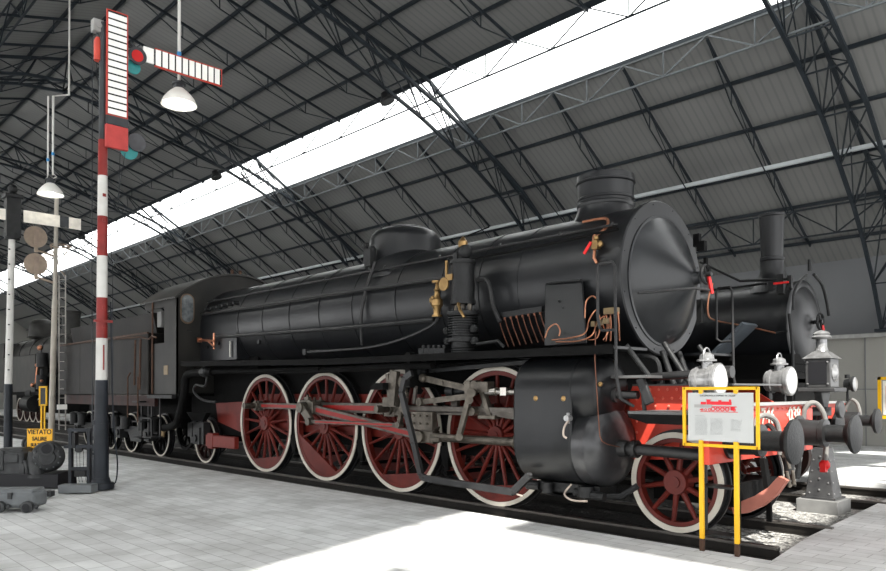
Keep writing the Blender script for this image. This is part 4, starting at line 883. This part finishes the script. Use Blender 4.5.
G(MB().tube([(MX-.1,MY-.12,7.3),(MX-.05,MY-.13,4),(MX+.05,MY-.14,.15)],.008,5).tube([(MX-.1,MY-.06,6.9),(MX+.1,MY+.14,3.5),(MX+.1,MY+.15,.9)],.006,5), 'signal_wire', MGREY)
G(MB().tube([(MX+.08,MY+.12,3.0),(MX+.1,MY+.14,1.6),(MX+.12,MY+.18,.8),(MX+.12,MY+.22,.4),(MX+.1,MY+.20,.1),(MX+.05,MY+.12,.05)],.012,6,4), 'cable', MNAVY)
XA = MX+.16
def slab(y0,z0,y1,z1,x0,x1): return MB().span((x0,y0,z0),(x1,y1,z1))
va = G(slab(-3.95,5.98,-3.61,7.69,XA,XA+.025), 'vertical_arm', SIGR)
for (y0,y1) in ((-3.89,-3.86),(-3.58,-3.55)): pass
G(slab(-3.925,6.00,-3.635,7.67,XA+.024,XA+.030), 'black_backing', INK, va)
n = 15
for i in range(n):
    z0 = 6.005+i*(1.66/n); G(slab(-3.925,z0,-3.635,z0+.083,XA+.030,XA+.036), 'white_panel', SIGW, va)
G(slab(-3.95,5.84,-3.60,5.98,XA,XA+.03), 'arm_root_plate', MGREY, va)
G(MB().span((XA-.02,-3.96,5.46),(XA+.05,-3.61,5.83)), 'red_counterweight', mat('box_red',(.42,.05,.045),.5), va, bevel=.01)
ha = G(slab(-3.17,6.985,-1.96,7.30,XA,XA+.025), 'horizontal_arm', SIGR)
G(slab(-3.36,7.02,-3.17,7.27,XA+.0,XA+.030), 'arm_root', SIGW, ha)
G(slab(-3.19,7.01,-1.98,7.275,XA+.024,XA+.030), 'black_backing', INK, ha)
n = 10
for i in range(n):
    y0 = -3.16+i*(1.175/n); G(slab(y0,7.01,y0+.090,7.275,XA+.030,XA+.036), 'white_panel', SIGW, ha)
G(MB().lathe([(0,.0),(0,.145),(.03,.145),(.03,0)], (XA+.02,-3.46,7.07), (1,0,0), 28), 'spectacle_plate', MGREY)
G(MB().lathe([(0,.095),(.01,.095),(.01,0)], (XA+.05,-3.47,7.06), (1,0,0), 28), 'red_glass', RGLASS)
G(MB().lathe([(0,.12),(.01,.12),(.01,0)], (XA-.05,-3.50,6.90), (1,0,0), 24), 'blue_glass', TEAL)
G(MB().lathe([(0,.15),(.02,.15),(.02,0)], (XA-.10,-3.42,5.68), (1,0,0), 28), 'dark_glass', DKGL)
G(MB().lathe([(0,.14),(.02,.14),(.02,0)], (XA-.14,-3.53,5.52), (1,0,0), 28), 'green_glass', TEAL)
G(MB().box((MX,-3.6,7.16),(.08,.5,.06)).bar((MX,-3.9,7.3),(MX,-3.3,7.25),.03,.03).bar((MX,-3.9,6.6),(MX,-3.95,7.4),.03,.03).bar((MX,-3.7,7.0),(MX,-3.35,7.35),.02,.02).bar((MX,-3.5,7.35),(MX,-3.2,7.1),.03,.03).box((MX,-3.75,5.55),(.06,.35,.05)).bar((MX+.02,-3.98,5.6),(MX+.02,-3.98,7.1),.04,.05).bar((MX,-3.95,7.1),(MX-.02,-4.05,7.4),.03,.03), 'arm_bracket', MGREY)
G(MB().box((MX,-4.03,7.43),(.14,.16,.2)).cyl((MX+.07,-4.03,7.43),(MX+.09,-4.03,7.43),.05), 'pulley_box', mat('pulley_grey',(.25,.25,.24),.5), bevel=.01)
G(MB().cyl((MX,-4.02,6.88),(MX,-4.02,7.20),.06,n=16).ball((MX,-4.02,7.22),.05,8), 'red_weight', mat('box_red2',(.5,.06,.04),.45))
G(MB().tube([(MX+.1,-3.70,5.45),(MX+.1,-3.72,4.6)],.006,5).tube([(MX+.1,-3.62,5.45),(MX+.1,-3.75,4.6)],.006,5), 'control_wire', MGREY)

# lever frame beside the mast, its long base box
RV = V((math.cos(YAW), math.sin(YAW), 0)); FV = V((-math.sin(YAW), math.cos(YAW), 0))
def loc(o, r, f, z): return V(o)+RV*r+FV*f+V((0,0,z))
MR = Matrix(((RV.x,FV.x,0),(RV.y,FV.y,0),(0,0,1)))
LO = at(80,487,z=0)
LF = empty('lever_frame', LO, 'small dark wire lever frame standing beside the foot of the red and white mast', 'lever frame')
lf = MB()
for r in (-.15,.15):
    lf.box(loc(LO,r,0,.48),(.05,.08,.96),M=MR)
for z,w_ in ((.93,.38),(.66,.50),(.30,.34)): lf.box(loc(LO,0,0,z),(w_,.09,.05),M=MR)
lf.build('frame', MNAVY, LF)
mb = MB().cyl(loc(LO,-.02,-.03,.62),loc(LO,-.02,.03,.62),.06,n=16).box(loc(LO,.02,0,.22),(.18,.10,.10),M=MR)
for r in (-.05,.0,.06): mb.tube([loc(LO,r,-.02,.62),loc(LO,r+.01,-.02,.3),loc(LO,r+.05,-.02,.08)],.004,5)
mb.box(loc(LO,-.08,0,.76),(.05,.12,.25),M=MR)
mb.build('wire_pulley', CHARC, LF)
SB = at(80,492,z=0)
tag(MB().box(loc(SB,-.02,-.02,.06),(.52,.22,.13),M=MR).build('cable_box', MACHL, origin=SB, bevel=.015), 'low grey steel box lying in front of the lever frame', 'box')
FT = at(42,497,z=0)
fx = MB().box(loc(FT,.02,0,.05),(.28,.12,.08),M=MR).cyl(loc(FT,-.1,-.08,.05),loc(FT,-.1,.08,.05),.05).cyl(loc(FT,.08,-.08,.05),loc(FT,.08,.08,.05),.045)
tag(fx.build('pipe_coupling', MACH, origin=FT, bevel=.005), 'small grey pipe coupling between the grey case and the low steel box', 'pipe fitting')
BO = at(96,482,z=0)
tag(MB().cyl(loc(BO,0,0,0),loc(BO,0,0,.16),.13,.11,20).cyl(loc(BO,0,0,.16),loc(BO,0,0,.22),.15,.13,20).tube([loc(BO,-.1,-.1,.1),loc(BO,.0,-.2,.04),loc(BO,.15,-.18,.03)],.02).build('wire_wheel', CHARC, origin=BO), 'round dark wire wheel lying at the mast foot', 'pulley')

# ================================================================== LEFT SMALL SEMAPHORE
p = at(8,455,z=0); XL, YL = p.x, p.y
LS = empty('semaphore_signal', (XL,YL,0), 'white post with a black lamp box, ball finial and plain white arm, far left', 'railway signal')
zz = lambda py: at(12,py,x=XL,).z
def Z(px,py): return at(px,py,x=XL)
H = MB().cyl((XL,YL,0),(XL,YL,zz(384)),.10,.095,16).build('dark_post_base', MNAVY, LS)
MB().cyl((XL,YL,zz(384)),(XL+.02,YL+.05,zz(238)),.088,.075,16).build('white_post', MWHITE, LS)
yb = Z(12.5,215).y
bxs = MB().span((XL-.15,yb-.16,zz(238)),(XL+.15,yb+.16,zz(197))).span((XL-.19,yb-.20,zz(199)),(XL+.19,yb+.20,zz(195)))
bxs.cyl((XL,yb,zz(240)),(XL,yb,zz(233)),.17,n=12).ball((XL,yb,zz(189)),.12,12).cyl((XL,yb,zz(196)),(XL,yb,zz(190)),.05)
bxs.build('lamp_box', CHARC, LS, bevel=.015)
a0, a1, a2, a3 = Z(22,211), Z(79,220), Z(79,231), Z(22,223)
def quadx(mb, P, x0, x1): return mb.prism([(q_.y,q_.z) for q_ in P], lambda u,v: V((x0,u,v)), lambda u,v: V((x1,u,v)))
arm_ = quadx(MB(), (a0,a1,a2,a3), XL+.12, XL+.15).build('signal_arm', mat('arm_white_cream',(.74,.70,.62),.5), LS)
k0, k1 = .62, .78
P4 = [a0.lerp(a1,k0), a0.lerp(a1,k1), a3.lerp(a2,k1), a3.lerp(a2,k0)]
quadx(MB(), P4, XL+.15, XL+.155).build('black_band', MGREY, arm_)
a0, a1, a2, a3 = Z(-14,208), Z(4,210), Z(4,221), Z(-14,218)
quadx(MB(), (a0,a1,a2,a3), XL+.12, XL+.15).build('signal_arm', mat('arm_white_cream',(.74,.70,.62),.5), LS)
for i in range(9): MB().box((XL+.09,YL-.02,zz(370-i*15)),(.02,.04,.03)).build('post_bolt', CHARC, LS)

# ================================================================== GREY MAST WITH TWO DISCS AND A LADDER
p = at(51,447,z=0); XG, YG = p.x, p.y
GM = empty('disc_signal', (XG,YG,0), 'pale grey signal mast with two beige round discs and a narrow ladder', 'railway signal')
zg = lambda py: at(57,py,x=XG).z
def ZG(px,py,dx=0): return at(px,py,x=XG+dx)
MB().cyl((XG,YG,0),(XG+.03,YG+.07,zg(300)),.085,.075,16).cyl((XG+.03,YG+.07,zg(300)),(XG+.05,YG+.10,zg(192)),.06,.055,14).build('mast', PALEG, GM)
for py in (237,264):
    c = ZG(35.5,py,.15)
    d_ = MB().lathe([(0,0),(0,.29),(.02,.30),(.02,0)], c, (1,0,0), 36).build('disc', BEIGE, GM)
    MB().span((c.x+.02,c.y-.05,c.z-.22),(c.x+.06,c.y+.07,c.z+.2)).build('disc_stiffener', mat('beige_dark',(.30,.23,.18),.5), d_)
    e0 = ZG(36,py+13,.1); e1 = ZG(57,py+20,.0)
    MB().bar(e0,e1,.04,.05).box(e0,(.08,.08,.12)).build('bracket', BEIGE, GM)
c0, c1 = ZG(50,245), ZG(70,247)
MB().tube([ZG(50,246,.25),ZG(60,248,.3),ZG(71,247,.2),ZG(66,245,-.2),ZG(52,244,-.1),ZG(50,246,.25)],.02,6).tube([ZG(50,246,.25),ZG(56,258,0)],.015).tube([ZG(70,247,.2),ZG(62,259,0)],.015).tube([ZG(57,258,.05),ZG(60,270,.05),ZG(66,277,.05)],.015).build('maintenance_ring', BEIGE, GM)
lad = MB(); l0, l1, r0, r1 = ZG(59,275,.1), ZG(59,430,.1), ZG(65.5,275,.1), ZG(65.5,430,.1)
lad.bar(l0,l1,.02,.03).bar(r0,r1,.02,.03)
for i in range(17): lad.bar(l0.lerp(l1,(i+.5)/17), r0.lerp(r1,(i+.5)/17), .02, .02)
lad.build('ladder', mat('ladder_grey',(.36,.34,.31),.5), GM)
w0 = ZG(62,407,.3); MB().box(w0,(.02,.26,.14)).build('number_plate', SIGW, GM)

# ================================================================== YELLOW SIGNS
SX = at(40,452,z=0)
O_ = at(22,487,z=0); VS = empty('warning_sign', V((O_.x,O_.y,0))+RV*.33+FV*.40+V((0,0,.24)), 'yellow warning sign with black letters standing behind the grey compressor', 'sign')
o = V(VS.location); dd_ = _f*FPX+_r*(39.8-PX0)-_u*(438.5-PY0); ctr = CAM+dd_*((o-CAM).dot(_f)/dd_.dot(_f)); VS.location = (ctr.x,ctr.y,.24)
nrm = V((.62,-.78,0)); rt = V((.78,.62,0))
M2 = Matrix(((rt.x,-nrm.x,0),(rt.y,-nrm.y,0),(0,0,1)))
dist = (ctr-CAM).dot(_f); ppm = FPX/dist; W_ = 27.5/ppm; H_ = 19.5/ppm
pn = MB().box(ctr,(W_,.012,H_),M=M2).build('sign_plate', YELS, VS)
for body_, py, sz in (('VIETATO',-0.33,.30),('SALIRE',.02,.25),('SUI TRENI',.33,.20)):
    text('lettering', body_, INK, pn, ctr+nrm*.009+V((0,0,-py*H_)), rt, (0,0,1), sz*H_*1.1, bold=.0025, xs=1.0)
MB().box((ctr.x,ctr.y,ctr.z/2-.1)+(0,) if False else (ctr.x-nrm.x*.02,ctr.y-nrm.y*.02,(ctr.z+.24)/2),(.04,.03,ctr.z-.24),M=M2).build('sign_post', YEL, VS)
o2 = at(43.2,450,z=0)
YP = empty('notice_stand', o2, 'narrow yellow framed notice on two thin yellow posts, behind the warning sign', 'sign')
c2_ = at(43.2,396,x=o2.x); d2 = (c2_-CAM).dot(_f); k_ = d2/FPX
fr = MB()
for r in (-3.6,3.6): fr.box(c2_+rt*(r*k_),(1.6*k_,.03,18*k_),M=M2)
for z in (-9,9): fr.box(c2_+V((0,0,z*k_)),(8.8*k_,.03,1.6*k_),M=M2)
fr.build('yellow_frame', YEL, YP)
MB().box(c2_,(6*k_,.015,17*k_),M=M2).build('notice_panel', MACH, YP)
for r in (-1.8,1.8): MB().box(c2_+rt*(r*k_)+V((0,0,-(c2_.z)/2-4*k_)),(1.5*k_,.03,c2_.z-9*k_+.0),M=M2).build('post', YEL, YP)

# ================================================================== INFORMATION BOARD (front right)
IB = empty('information_board', (9.39,-1.34,-.02), 'yellow framed information board with a red locomotive drawing in front of the leading wheel', 'sign')
yb_ = -1.36; xa, xb, za, zb = 9.045, 9.785, 1.01, 1.57
fr = MB()
fr.span((xa-.012,yb_-.012,za-.012),(xa+.020,yb_+.012,zb+.012)).span((xb-.02,yb_-.012,za-.012),(xb+.012,yb_+.012,zb+.012)).span((xa,yb_-.012,zb-.018),(xb,yb_+.012,zb+.012)).span((xa,yb_-.012,za-.012),(xb,yb_+.012,za+.018))
fr.build('yellow_frame', YEL, IB, bevel=.003)
bd = MB().span((xa+.045,yb_-.004,za+.045),(xb-.045,yb_+.006,zb-.045)).build('board', BOARD, IB)
for x in (9.225,9.575):
    MB().span((x-.02,yb_-.016,.10),(x+.02,yb_+.016,za+.05)).span((x-.018,yb_-.014,zb-.055),(x+.018,yb_+.014,zb)).build('post', YEL, IB)
    MB().span((x-.021,yb_-.017,-.02),(x+.021,yb_+.017,.10)).build('rusty_post_foot', RUST, IB)
yt = yb_-.006; xc = (xa+xb)/2
text('title', 'LOCOMOTIVA A VAPORE  Gr. 746.038', INK, bd, (xc-.02,yt,zb-.075), (1,0,0), (0,0,1), .021, extrude=.0008)
dr = MB()   # side elevation of a locomotive in red ink
def rx(a,b,c,d): dr.span((a,yt-.001,b),(c,yt+.001,d))
X_, Z_ = xc-.19, 1.385
rx(X_,Z_+.0,X_+.36,Z_+.008); rx(X_+.10,Z_+.022,X_+.31,Z_+.055); rx(X_+.06,Z_+.008,X_+.10,Z_+.07); rx(X_,Z_+.012,X_+.055,Z_+.05); rx(X_+.055,Z_+.068,X_+.11,Z_+.074)
rx(X_+.285,Z_+.055,X_+.305,Z_+.075); rx(X_+.18,Z_+.055,X_+.21,Z_+.068); rx(X_+.30,Z_-.03,X_+.34,Z_); rx(X_-.01,Z_-.03,X_+.02,Z_-.02); rx(X_+.15,Z_-.018,X_+.32,Z_-.012)
for cx_, rr in ((.015,.013),(.05,.013),(.09,.015),(.125,.022),(.172,.022),(.219,.022),(.266,.022),(.335,.015)):
    ringface(dr, X_+cx_, Z_-.040+rr, yt-.001, yt+.001, rr*.62, rr, 20)
rx(X_-.005,Z_-.048,X_+.37,Z_-.043)
dr.build('red_locomotive_drawing', REDINK, bd)
tx = MB()
def lines(x0, x1, z0, n, dz=.0115, ragged=0):
    for i in range(n):
        x = x0
        while x < x1-.004:
            w_ = random.uniform(.008,.022); e = min(x+w_, x1 - (random.uniform(0,ragged) if ragged else 0))
            if e > x: tx.span((x,yt-.0006,z0-i*dz),(e,yt+.0006,z0-i*dz+.0045))
            x += w_+.004
for a_ in ((xa+.12,xa+.245,1.275,15,.0115,0),(xa+.275,xa+.40,1.27,14,.0115,0),(xa+.48,xa+.60,1.265,10,.0115,.06)):
    tx = MB(); lines(*a_)
    if a_[0] < xa+.2: tx.span((xa+.12,yt-.0006,1.295),(xa+.22,yt+.0006,1.301))
    tx.build('printed_paragraph', GREYINK, bd)

# second board at the right edge of the frame
pr_ = at(886,395,y=8)
RB = empty('information_board', (8.45,8,-.02), 'yellow framed board by the side wall at the right edge of the hall floor', 'sign')
fr = MB().span((8.16,7.98,.98),(8.22,8.02,1.80)).span((9.15,7.98,.98),(9.21,8.02,1.80)).span((8.16,7.98,1.74),(9.21,8.02,1.80)).span((8.16,7.98,.98),(9.21,8.02,1.04))
fr.build('yellow_frame', YEL, RB); MB().span((8.25,7.99,1.06),(9.12,8.01,1.72)).build('board', mat('white_board',(.7,.68,.64),.5), RB)
MB().span((8.30,7.985,1.15),(8.42,7.99,1.62)).build('red_print', mat('pale_red_print',(.6,.25,.2),.5), RB)
for x in (8.4,8.95): MB().span((x-.02,7.98,-.02),(x+.02,8.02,.98)).build('post', YEL, RB)

# ================================================================== BEAM LAMPS
def beam_lamp(x, y, label, x2=None):
    z = 1.655
    e = empty('oil_headlamp', (x,y,1.41), label, 'lamp', None)
    MB().lathe([(0,.10),(.02,.125),(.05,.13),(.06,.145),(.09,.145),(.10,.13),(.20,.135),(.21,.16),(.25,.165),(.26,.175),(.30,.175),(.31,.16)], (x-.18,y,z), (1,0,0), 32, caps=True).build('lamp_drum', CHROME, e, sharp=25)
    MB().lathe([(0,.158),(.012,.14),(.02,.08),(.022,0)], (x+.125,y,z), (1,0,0), 32).build('lens', LENS, e)
    MB().cyl((x-.02,y,z+.12),(x-.02,y,z+.20),.055,n=20).lathe([(0,.06),(.005,.10),(.02,.10),(.03,.075),(.07,.07),(.09,.04),(.10,0)], (x-.02,y,z+.19), (0,0,1), 24).build('lamp_chimney', CHROME, e, sharp=25)
    MB().tube([(x-.02,y-.075,z+.18)]+[(x-.02,y-.075*math.cos(a),z+.24+.095*math.sin(a)) for a in [PI*i/10 for i in range(11)]]+[(x-.02,y+.075,z+.18)],.009,6).build('carrying_handle', CHROME, e)
    MB().box((x-.02,y,1.46),(.14,.05,.10)).bar((x-.14,y,1.41),(x-.14,y,1.60),.03,.10,up=(0,1,0)).build('lamp_bracket', CHARC, e)
beam_lamp(9.08,-.90,'round silver headlamp on the near end of the red buffer beam, above the information board')
beam_lamp(9.12,.86,'round silver headlamp with white lens on the far end of the red buffer beam')
e = empty('oil_headlamp', (8.55,5.1,1.36), 'small dark headlamp on the far end of the beam of the smaller locomotive', 'lamp')
MB().lathe([(0,.08),(.1,.10),(.12,.13),(.15,.13),(.16,.12)], (8.48,5.1,1.64), (1,0,0), 24).build('lamp_drum', CHARC, e)
MB().lathe([(0,.12),(.01,.10),(.012,0)], (8.64,5.1,1.64), (1,0,0), 24).build('lens', CHROME, e)
MB().cyl((8.52,5.1,1.36),(8.52,5.1,1.56),.02).cyl((8.52,5.1,1.74),(8.52,5.1,1.80),.04).build('lamp_stem', CHARC, e)

# ================================================================== LARGE LANTERN ON RIVETED STAND
tag(MB().span((8.68,2.44,-.15),(9.22,2.96,.05)).build('footing_block', mat('concrete_block',(.16,.16,.155),.8), bevel=.01), 'low concrete block under the riveted lantern stand', 'block')
lx, ly = 8.95, 2.70
ST = empty('lantern_stand', (lx,ly,.05), 'tapered riveted dark steel stand between the two tracks', 'stand')
def frust(mb, c, b, t, z0, z1):
    A = [mb.bm.verts.new((c[0]+sx*b[0],c[1]+sy*b[1],z0)) for sx,sy in ((-1,-1),(1,-1),(1,1),(-1,1))]
    B = [mb.bm.verts.new((c[0]+sx*t[0],c[1]+sy*t[1],z1)) for sx,sy in ((-1,-1),(1,-1),(1,1),(-1,1))]
    mb.skin(A,B); mb.bm.faces.new(A[::-1]); mb.bm.faces.new(B); return mb
RSTEEL = mat('riveted_grey_steel',(.03,.03,.032),.5,.2,.3,6,.05,(.07,.07,.07))
frust(MB(), (lx,ly), (.19,.17), (.10,.09), .05, .75).build('stand_body', RSTEEL, ST, bevel=.01)
MB().span((lx-.22,ly-.20,.05),(lx+.22,ly+.20,.08)).build('base_flange', RSTEEL, ST)
g = MB()
for z in (0.13,.28,.43,.58):
    k_ = (z-.05)/.7
    for sx in (-.7,.7): g.ball((lx+.19-.09*k_, ly+sx*(.17-.08*k_), z),.014,6); g.ball((lx+sx*(.19-.09*k_), ly-(.17-.08*k_), z),.014,6)
    g.ball((lx, ly-(.17-.08*k_), z+.05),.016,6)
g.build('rivet', CHROME, ST)
MB().cyl((lx,ly,.75),(lx,ly,1.30),.07,n=14).box((lx-.02,ly,1.25),(.22,.2,.12)).pyz([(ly-.18,1.52),(ly+.18,1.52),(ly+.07,1.28),(ly-.07,1.28)],lx-.05,lx+.05).span((lx-.24,ly-.24,1.52),(lx+.24,ly+.24,1.58)).cyl((lx+.18,ly+.05,1.28),(lx+.24,ly+.05,1.28),.12).build('shelf', RSTEEL, ST, bevel=.01)
LT = empty('signal_lantern', (lx,ly,1.58), 'large square silver-grey lantern with round vent cap standing on the riveted stand', 'lantern')
LG = mat('lantern_grey',(.08,.08,.08),.4,.4,.2,6)
lb = MB().span((lx-.165,ly-.165,1.58),(lx+.165,ly+.165,1.98)).build('lantern_body', LG, LT, bevel=.012)
MB().span((lx-.12,ly-.172,1.63),(lx+.12,ly-.162,1.93)).build('side_panel', INK, lb)
MB().lathe([(0,.12),(.01,.12),(.02,.10),(.04,.06),(.045,0)], (lx+.162,ly,1.78), (1,0,0), 24).build('lens', CHROME, lb)
g = MB()
for a in (-.13,.13):
    for z in (1.63,1.93): g.ball((lx+a,ly-.172,z),.016,6)
g.build('panel_screw', CHROME, lb)
frust(MB(), (lx,ly), (.20,.20), (.09,.09), 1.98, 2.08).build('lantern_roof', CHROME, LT, bevel=.006)
MB().lathe([(0,.095),(.03,.08),(.06,.07),(.17,.068),(.18,.12),(.20,.13),(.23,.10),(.245,.11),(.27,.09),(.29,.05),(.30,0)], (lx,ly,2.08), (0,0,1), 28).build('vent_cap', CHROME, LT, sharp=25)

# ================================================================== GREY COMPRESSOR AND CASE (left foreground)
O = at(22,487,z=0)
CM = empty('compressor', O, 'dark grey cast iron compressor with a round blower housing on a black plinth', 'machine')
k_ = (O-CAM).dot(_f)/FPX      # metres per photo pixel at this distance
def m_(px, py, f=0): return loc(O, (px-22)*k_, f, (487-py)*k_)
def mm(mb, name, m, par=None, **kw): return mb.build(name, m, par or CM, **kw)
mm(MB().box(m_(30,480,.15),(66*k_,.62,14*k_),M=MR), 'plinth', INK, bevel=.01)
mm(MB().box(m_(11,466,.12),(30*k_,.45,30*k_),M=MR).box(m_(11,451,.12),(26*k_,.38,6*k_),M=MR), 'engine_block', MACH, bevel=.05)
mm(MB().box(m_(15,458,-.10),(14*k_,.06,9*k_),M=MR).box(m_(5,460,-.10),(5*k_,.05,20*k_),M=MR).box(m_(25,470,-.08),(6*k_,.06,14*k_),M=MR), 'cover_plates', MACH, bevel=.015)
vol = MB(); vc = m_(47,457,.02); ax = (RV*.35-FV*.94).normalized()
vol.lathe([(-.16,.12),(-.15,.18),(-.10,.235),(-.03,.255),(.04,.235),(.08,.18),(.09,.13),(.12,.12),(.12,.0)], vc, ax, 32)
vh = mm(vol, 'blower_housing', MACH, sharp=50)
op = m_(51,448,-.10)
mm(MB().lathe([(-.25,.11),(.10,.09),(.11,.105),(.15,.105),(.15,.08),(-.1,.07),(-.1,0)], op, ax, 28), 'outlet_pipe', MACH, vh, sharp=40)
mm(MB().lathe([(0,.078),(.004,.0)], op+ax*.148, ax, 24), 'outlet_opening', INK, vh)
g = MB()
for i in range(12):
    a, b, d = frame_of(ax); g.ball(vc+ax*.085+a*.19*math.cos(2*PI*i/12)+b*.19*math.sin(2*PI*i/12),.014,6)
mm(g, 'housing_bolt', MACHL, vh)
cor = MB(); p0 = m_(4,445,.62); p1 = m_(26,449,.55); d = (p1-p0); nseg = 6
pr2 = []
L_ = d.length
for i in range(nseg):
    t = L_*i/nseg; q_ = L_/nseg; pr2 += [(t,.085),(t+q_*.2,.115),(t+q_*.7,.115),(t+q_*.95,.085)]
cor.lathe(pr2, p0, d, 24); mm(cor, 'ribbed_cooler', MACH)
mm(MB().tube([m_(36,452,.0),m_(34,463,.0),m_(38,472,-.05),m_(40,480,-.05)],.11,14,4).cyl(m_(40,474,-.05),m_(40,477,-.05),.16,n=20), 'elbow_duct', MACH)
mm(MB().tube([m_(28,460,-.1),m_(31,470,-.12),m_(28,480,-.1),m_(20,482,-.1)],.025,8,4), 'oil_pipe', MACH)
O3 = at(14,510,z=0)
CS = empty('grey_case', O3, 'light grey metal case with two round end caps in front of the compressor', 'case'); CS.name = 'equipment_case'
def c_(px, py, f=0): return loc(O3, (px-14)*k_*.93, f, (510-py)*k_*.93)
MB().box(c_(12,501,.1),(44*k_*.93,.36,13*k_),M=MR).build('case_body', MACHL, CS, bevel=.05)
MB().box(c_(12,494,.1),(40*k_*.93,.30,4*k_),M=MR).build('case_lid', MACHL, CS, bevel=.02)
for px in (6,30):
    q_ = c_(px,506,-.10)
    cap = MB().lathe([(-.05,.06),(0,.075),(.05,.075),(.06,.06)], q_, -FV, 20).build('round_cap', MACH, CS)
    MB().lathe([(.0,.045),(.012,.045),(.012,0)], q_-FV*.055, -FV, 20).build('cap_opening', INK, cap)
    MB().ball(q_+RV*.10,.035,8).ball(q_-RV*.09,.03,8).build('cap_lug', MACH, cap)
MB().box(c_(14,497,-.09),(3*k_,.04,5*k_),M=MR).build('latch', MACH, CS)

# ================================================================== PENDANT LAMPS AND FLOODLIGHTS
def pendant(c, label, two=False):
    e = empty('pendant_lamp', c, label, 'pendant lamp', None)
    c = V(c)
    MB().lathe([(0,.31),(.03,.30),(.10,.27),(.18,.21),(.25,.14),(.29,.09),(.30,.08),(.295,.075),(.24,.13),(.17,.20),(.09,.26),(.02,.29)], c, (0,0,1), 36, caps=False).build('shade', ENAM, e)
    bu = MB().ball(c+V((0,0,.12)),.09,14,(1,1,1.2)).build('bulb', mat('lit_bulb',(1,1,.95),.4,emit=((1,.96,.88),6.)), e)
    MB().cyl(c+V((0,0,.29)),c+V((0,0,.36)),.09,n=18).cyl(c+V((0,0,.36)),c+V((0,0,.40)),.12,n=12).build('lamp_holder', MGREY, e)
    zt = zr(c.y)-.2
    if two:
        MB().tube([c+V((-.05,-.05,.50)),c+V((-.05,-.05,2.5))],.022,8).tube([c+V((.04,.04,.50)),c+V((.04,.04,2.5)),c+V((.40,.30,2.5)),c+V((.40,.30,3.1)),V((c.x+.4,c.y+.3,zr(c.y+.3)-.2))],.022,8).build('suspension_tubes', MWHITE, e)
        MB().tube([c+V((-.05,-.05,.5)),c+V((-.1,-.06,.42)),c+V((0,0,.38))],.012).tube([c+V((.04,.04,.55)),c+V((.14,.1,.45)),c+V((0,0,.38))],.012).build('flex', MWHITE, e)
        MB().cyl(c+V((-.05,-.05,.85)),c+V((-.05,-.05,.92)),.035).cyl(c+V((.04,.04,1.0)),c+V((.04,.04,1.07)),.035).build('blue_tape', BLUE, e)
    else:
        MB().tube([c+V((0,0,.38)),V((c.x,c.y,zt))],.028,10).build('suspension_tube', MWHITE, e)
        MB().cyl(c+V((0,0,.86)),c+V((0,0,.95)),.038).build('blue_tape', BLUE, e)
    return c
pendant(at(179,105,y=-2.5), 'white bell-shaped pendant lamp hanging below the horizontal striped signal arm')
pendant(at(50.5,195,y=-2.5), 'white bell-shaped pendant lamp hung on twin tubes above the beige discs', True)
for px, py, lb_ in ((388,102,'small dark floodlight hanging at the skylight edge, nearest of the three'),(217,178,'small dark floodlight hanging at the skylight edge, middle of the three'),(82,238,'small dark floodlight hanging at the skylight edge, farthest of the three')):
    c = at(px,py,y=6.0); e = empty('floodlight', c, lb_, 'floodlight', None)
    MB().lathe([(0,.22),(.06,.23),(.22,.14),(.30,.12)], c, (-.3,-.2,.9), 20).build('lamp_head', CHARC, e)
    MB().bar(c+V((0,0,.2)),(c.x,6.3,10.1 if c.z<10.0 else c.z+.3),.03,.03).build('hanger', TRUSS, e)

# ================================================================== LIGHT, CAMERA
wd = bpy.data.worlds.new('sky'); bpy.context.scene.world = wd; wd.use_nodes = True
bg = wd.node_tree.nodes['Background']; bg.inputs['Color'].default_value = (.985,.992,1,1); bg.inputs['Strength'].default_value = 1.15
sun = bpy.data.lights.new('sun', 'SUN'); sun.energy = 4.5; sun.angle = math.radians(1.0); sun.color = (1,.97,.91)
so = bpy.data.objects.new('sun', sun); COL.objects.link(so)
sd = V((-.55,.50,-1.0)); so.rotation_euler = sd.to_track_quat('-Z','Y').to_euler()
cd = bpy.data.cameras.new('camera'); cam = bpy.data.objects.new('camera', cd); COL.objects.link(cam)
cam.location = CAM; Mx = Matrix((_r, _u, -_f)).transposed().to_4x4(); cam.rotation_euler = Mx.to_euler()
cd.sensor_fit = 'HORIZONTAL'; cd.sensor_width = 36; cd.lens = 36*FPX/886; cd.shift_y = (PY0-285.5)/886; cd.clip_end = 300
bpy.context.scene.camera = cam
vs = bpy.context.scene.view_settings; vs.view_transform = 'Standard'; vs.look = 'None'; vs.exposure = 1.5; vs.gamma = 1; vs.use_curve_mapping = False
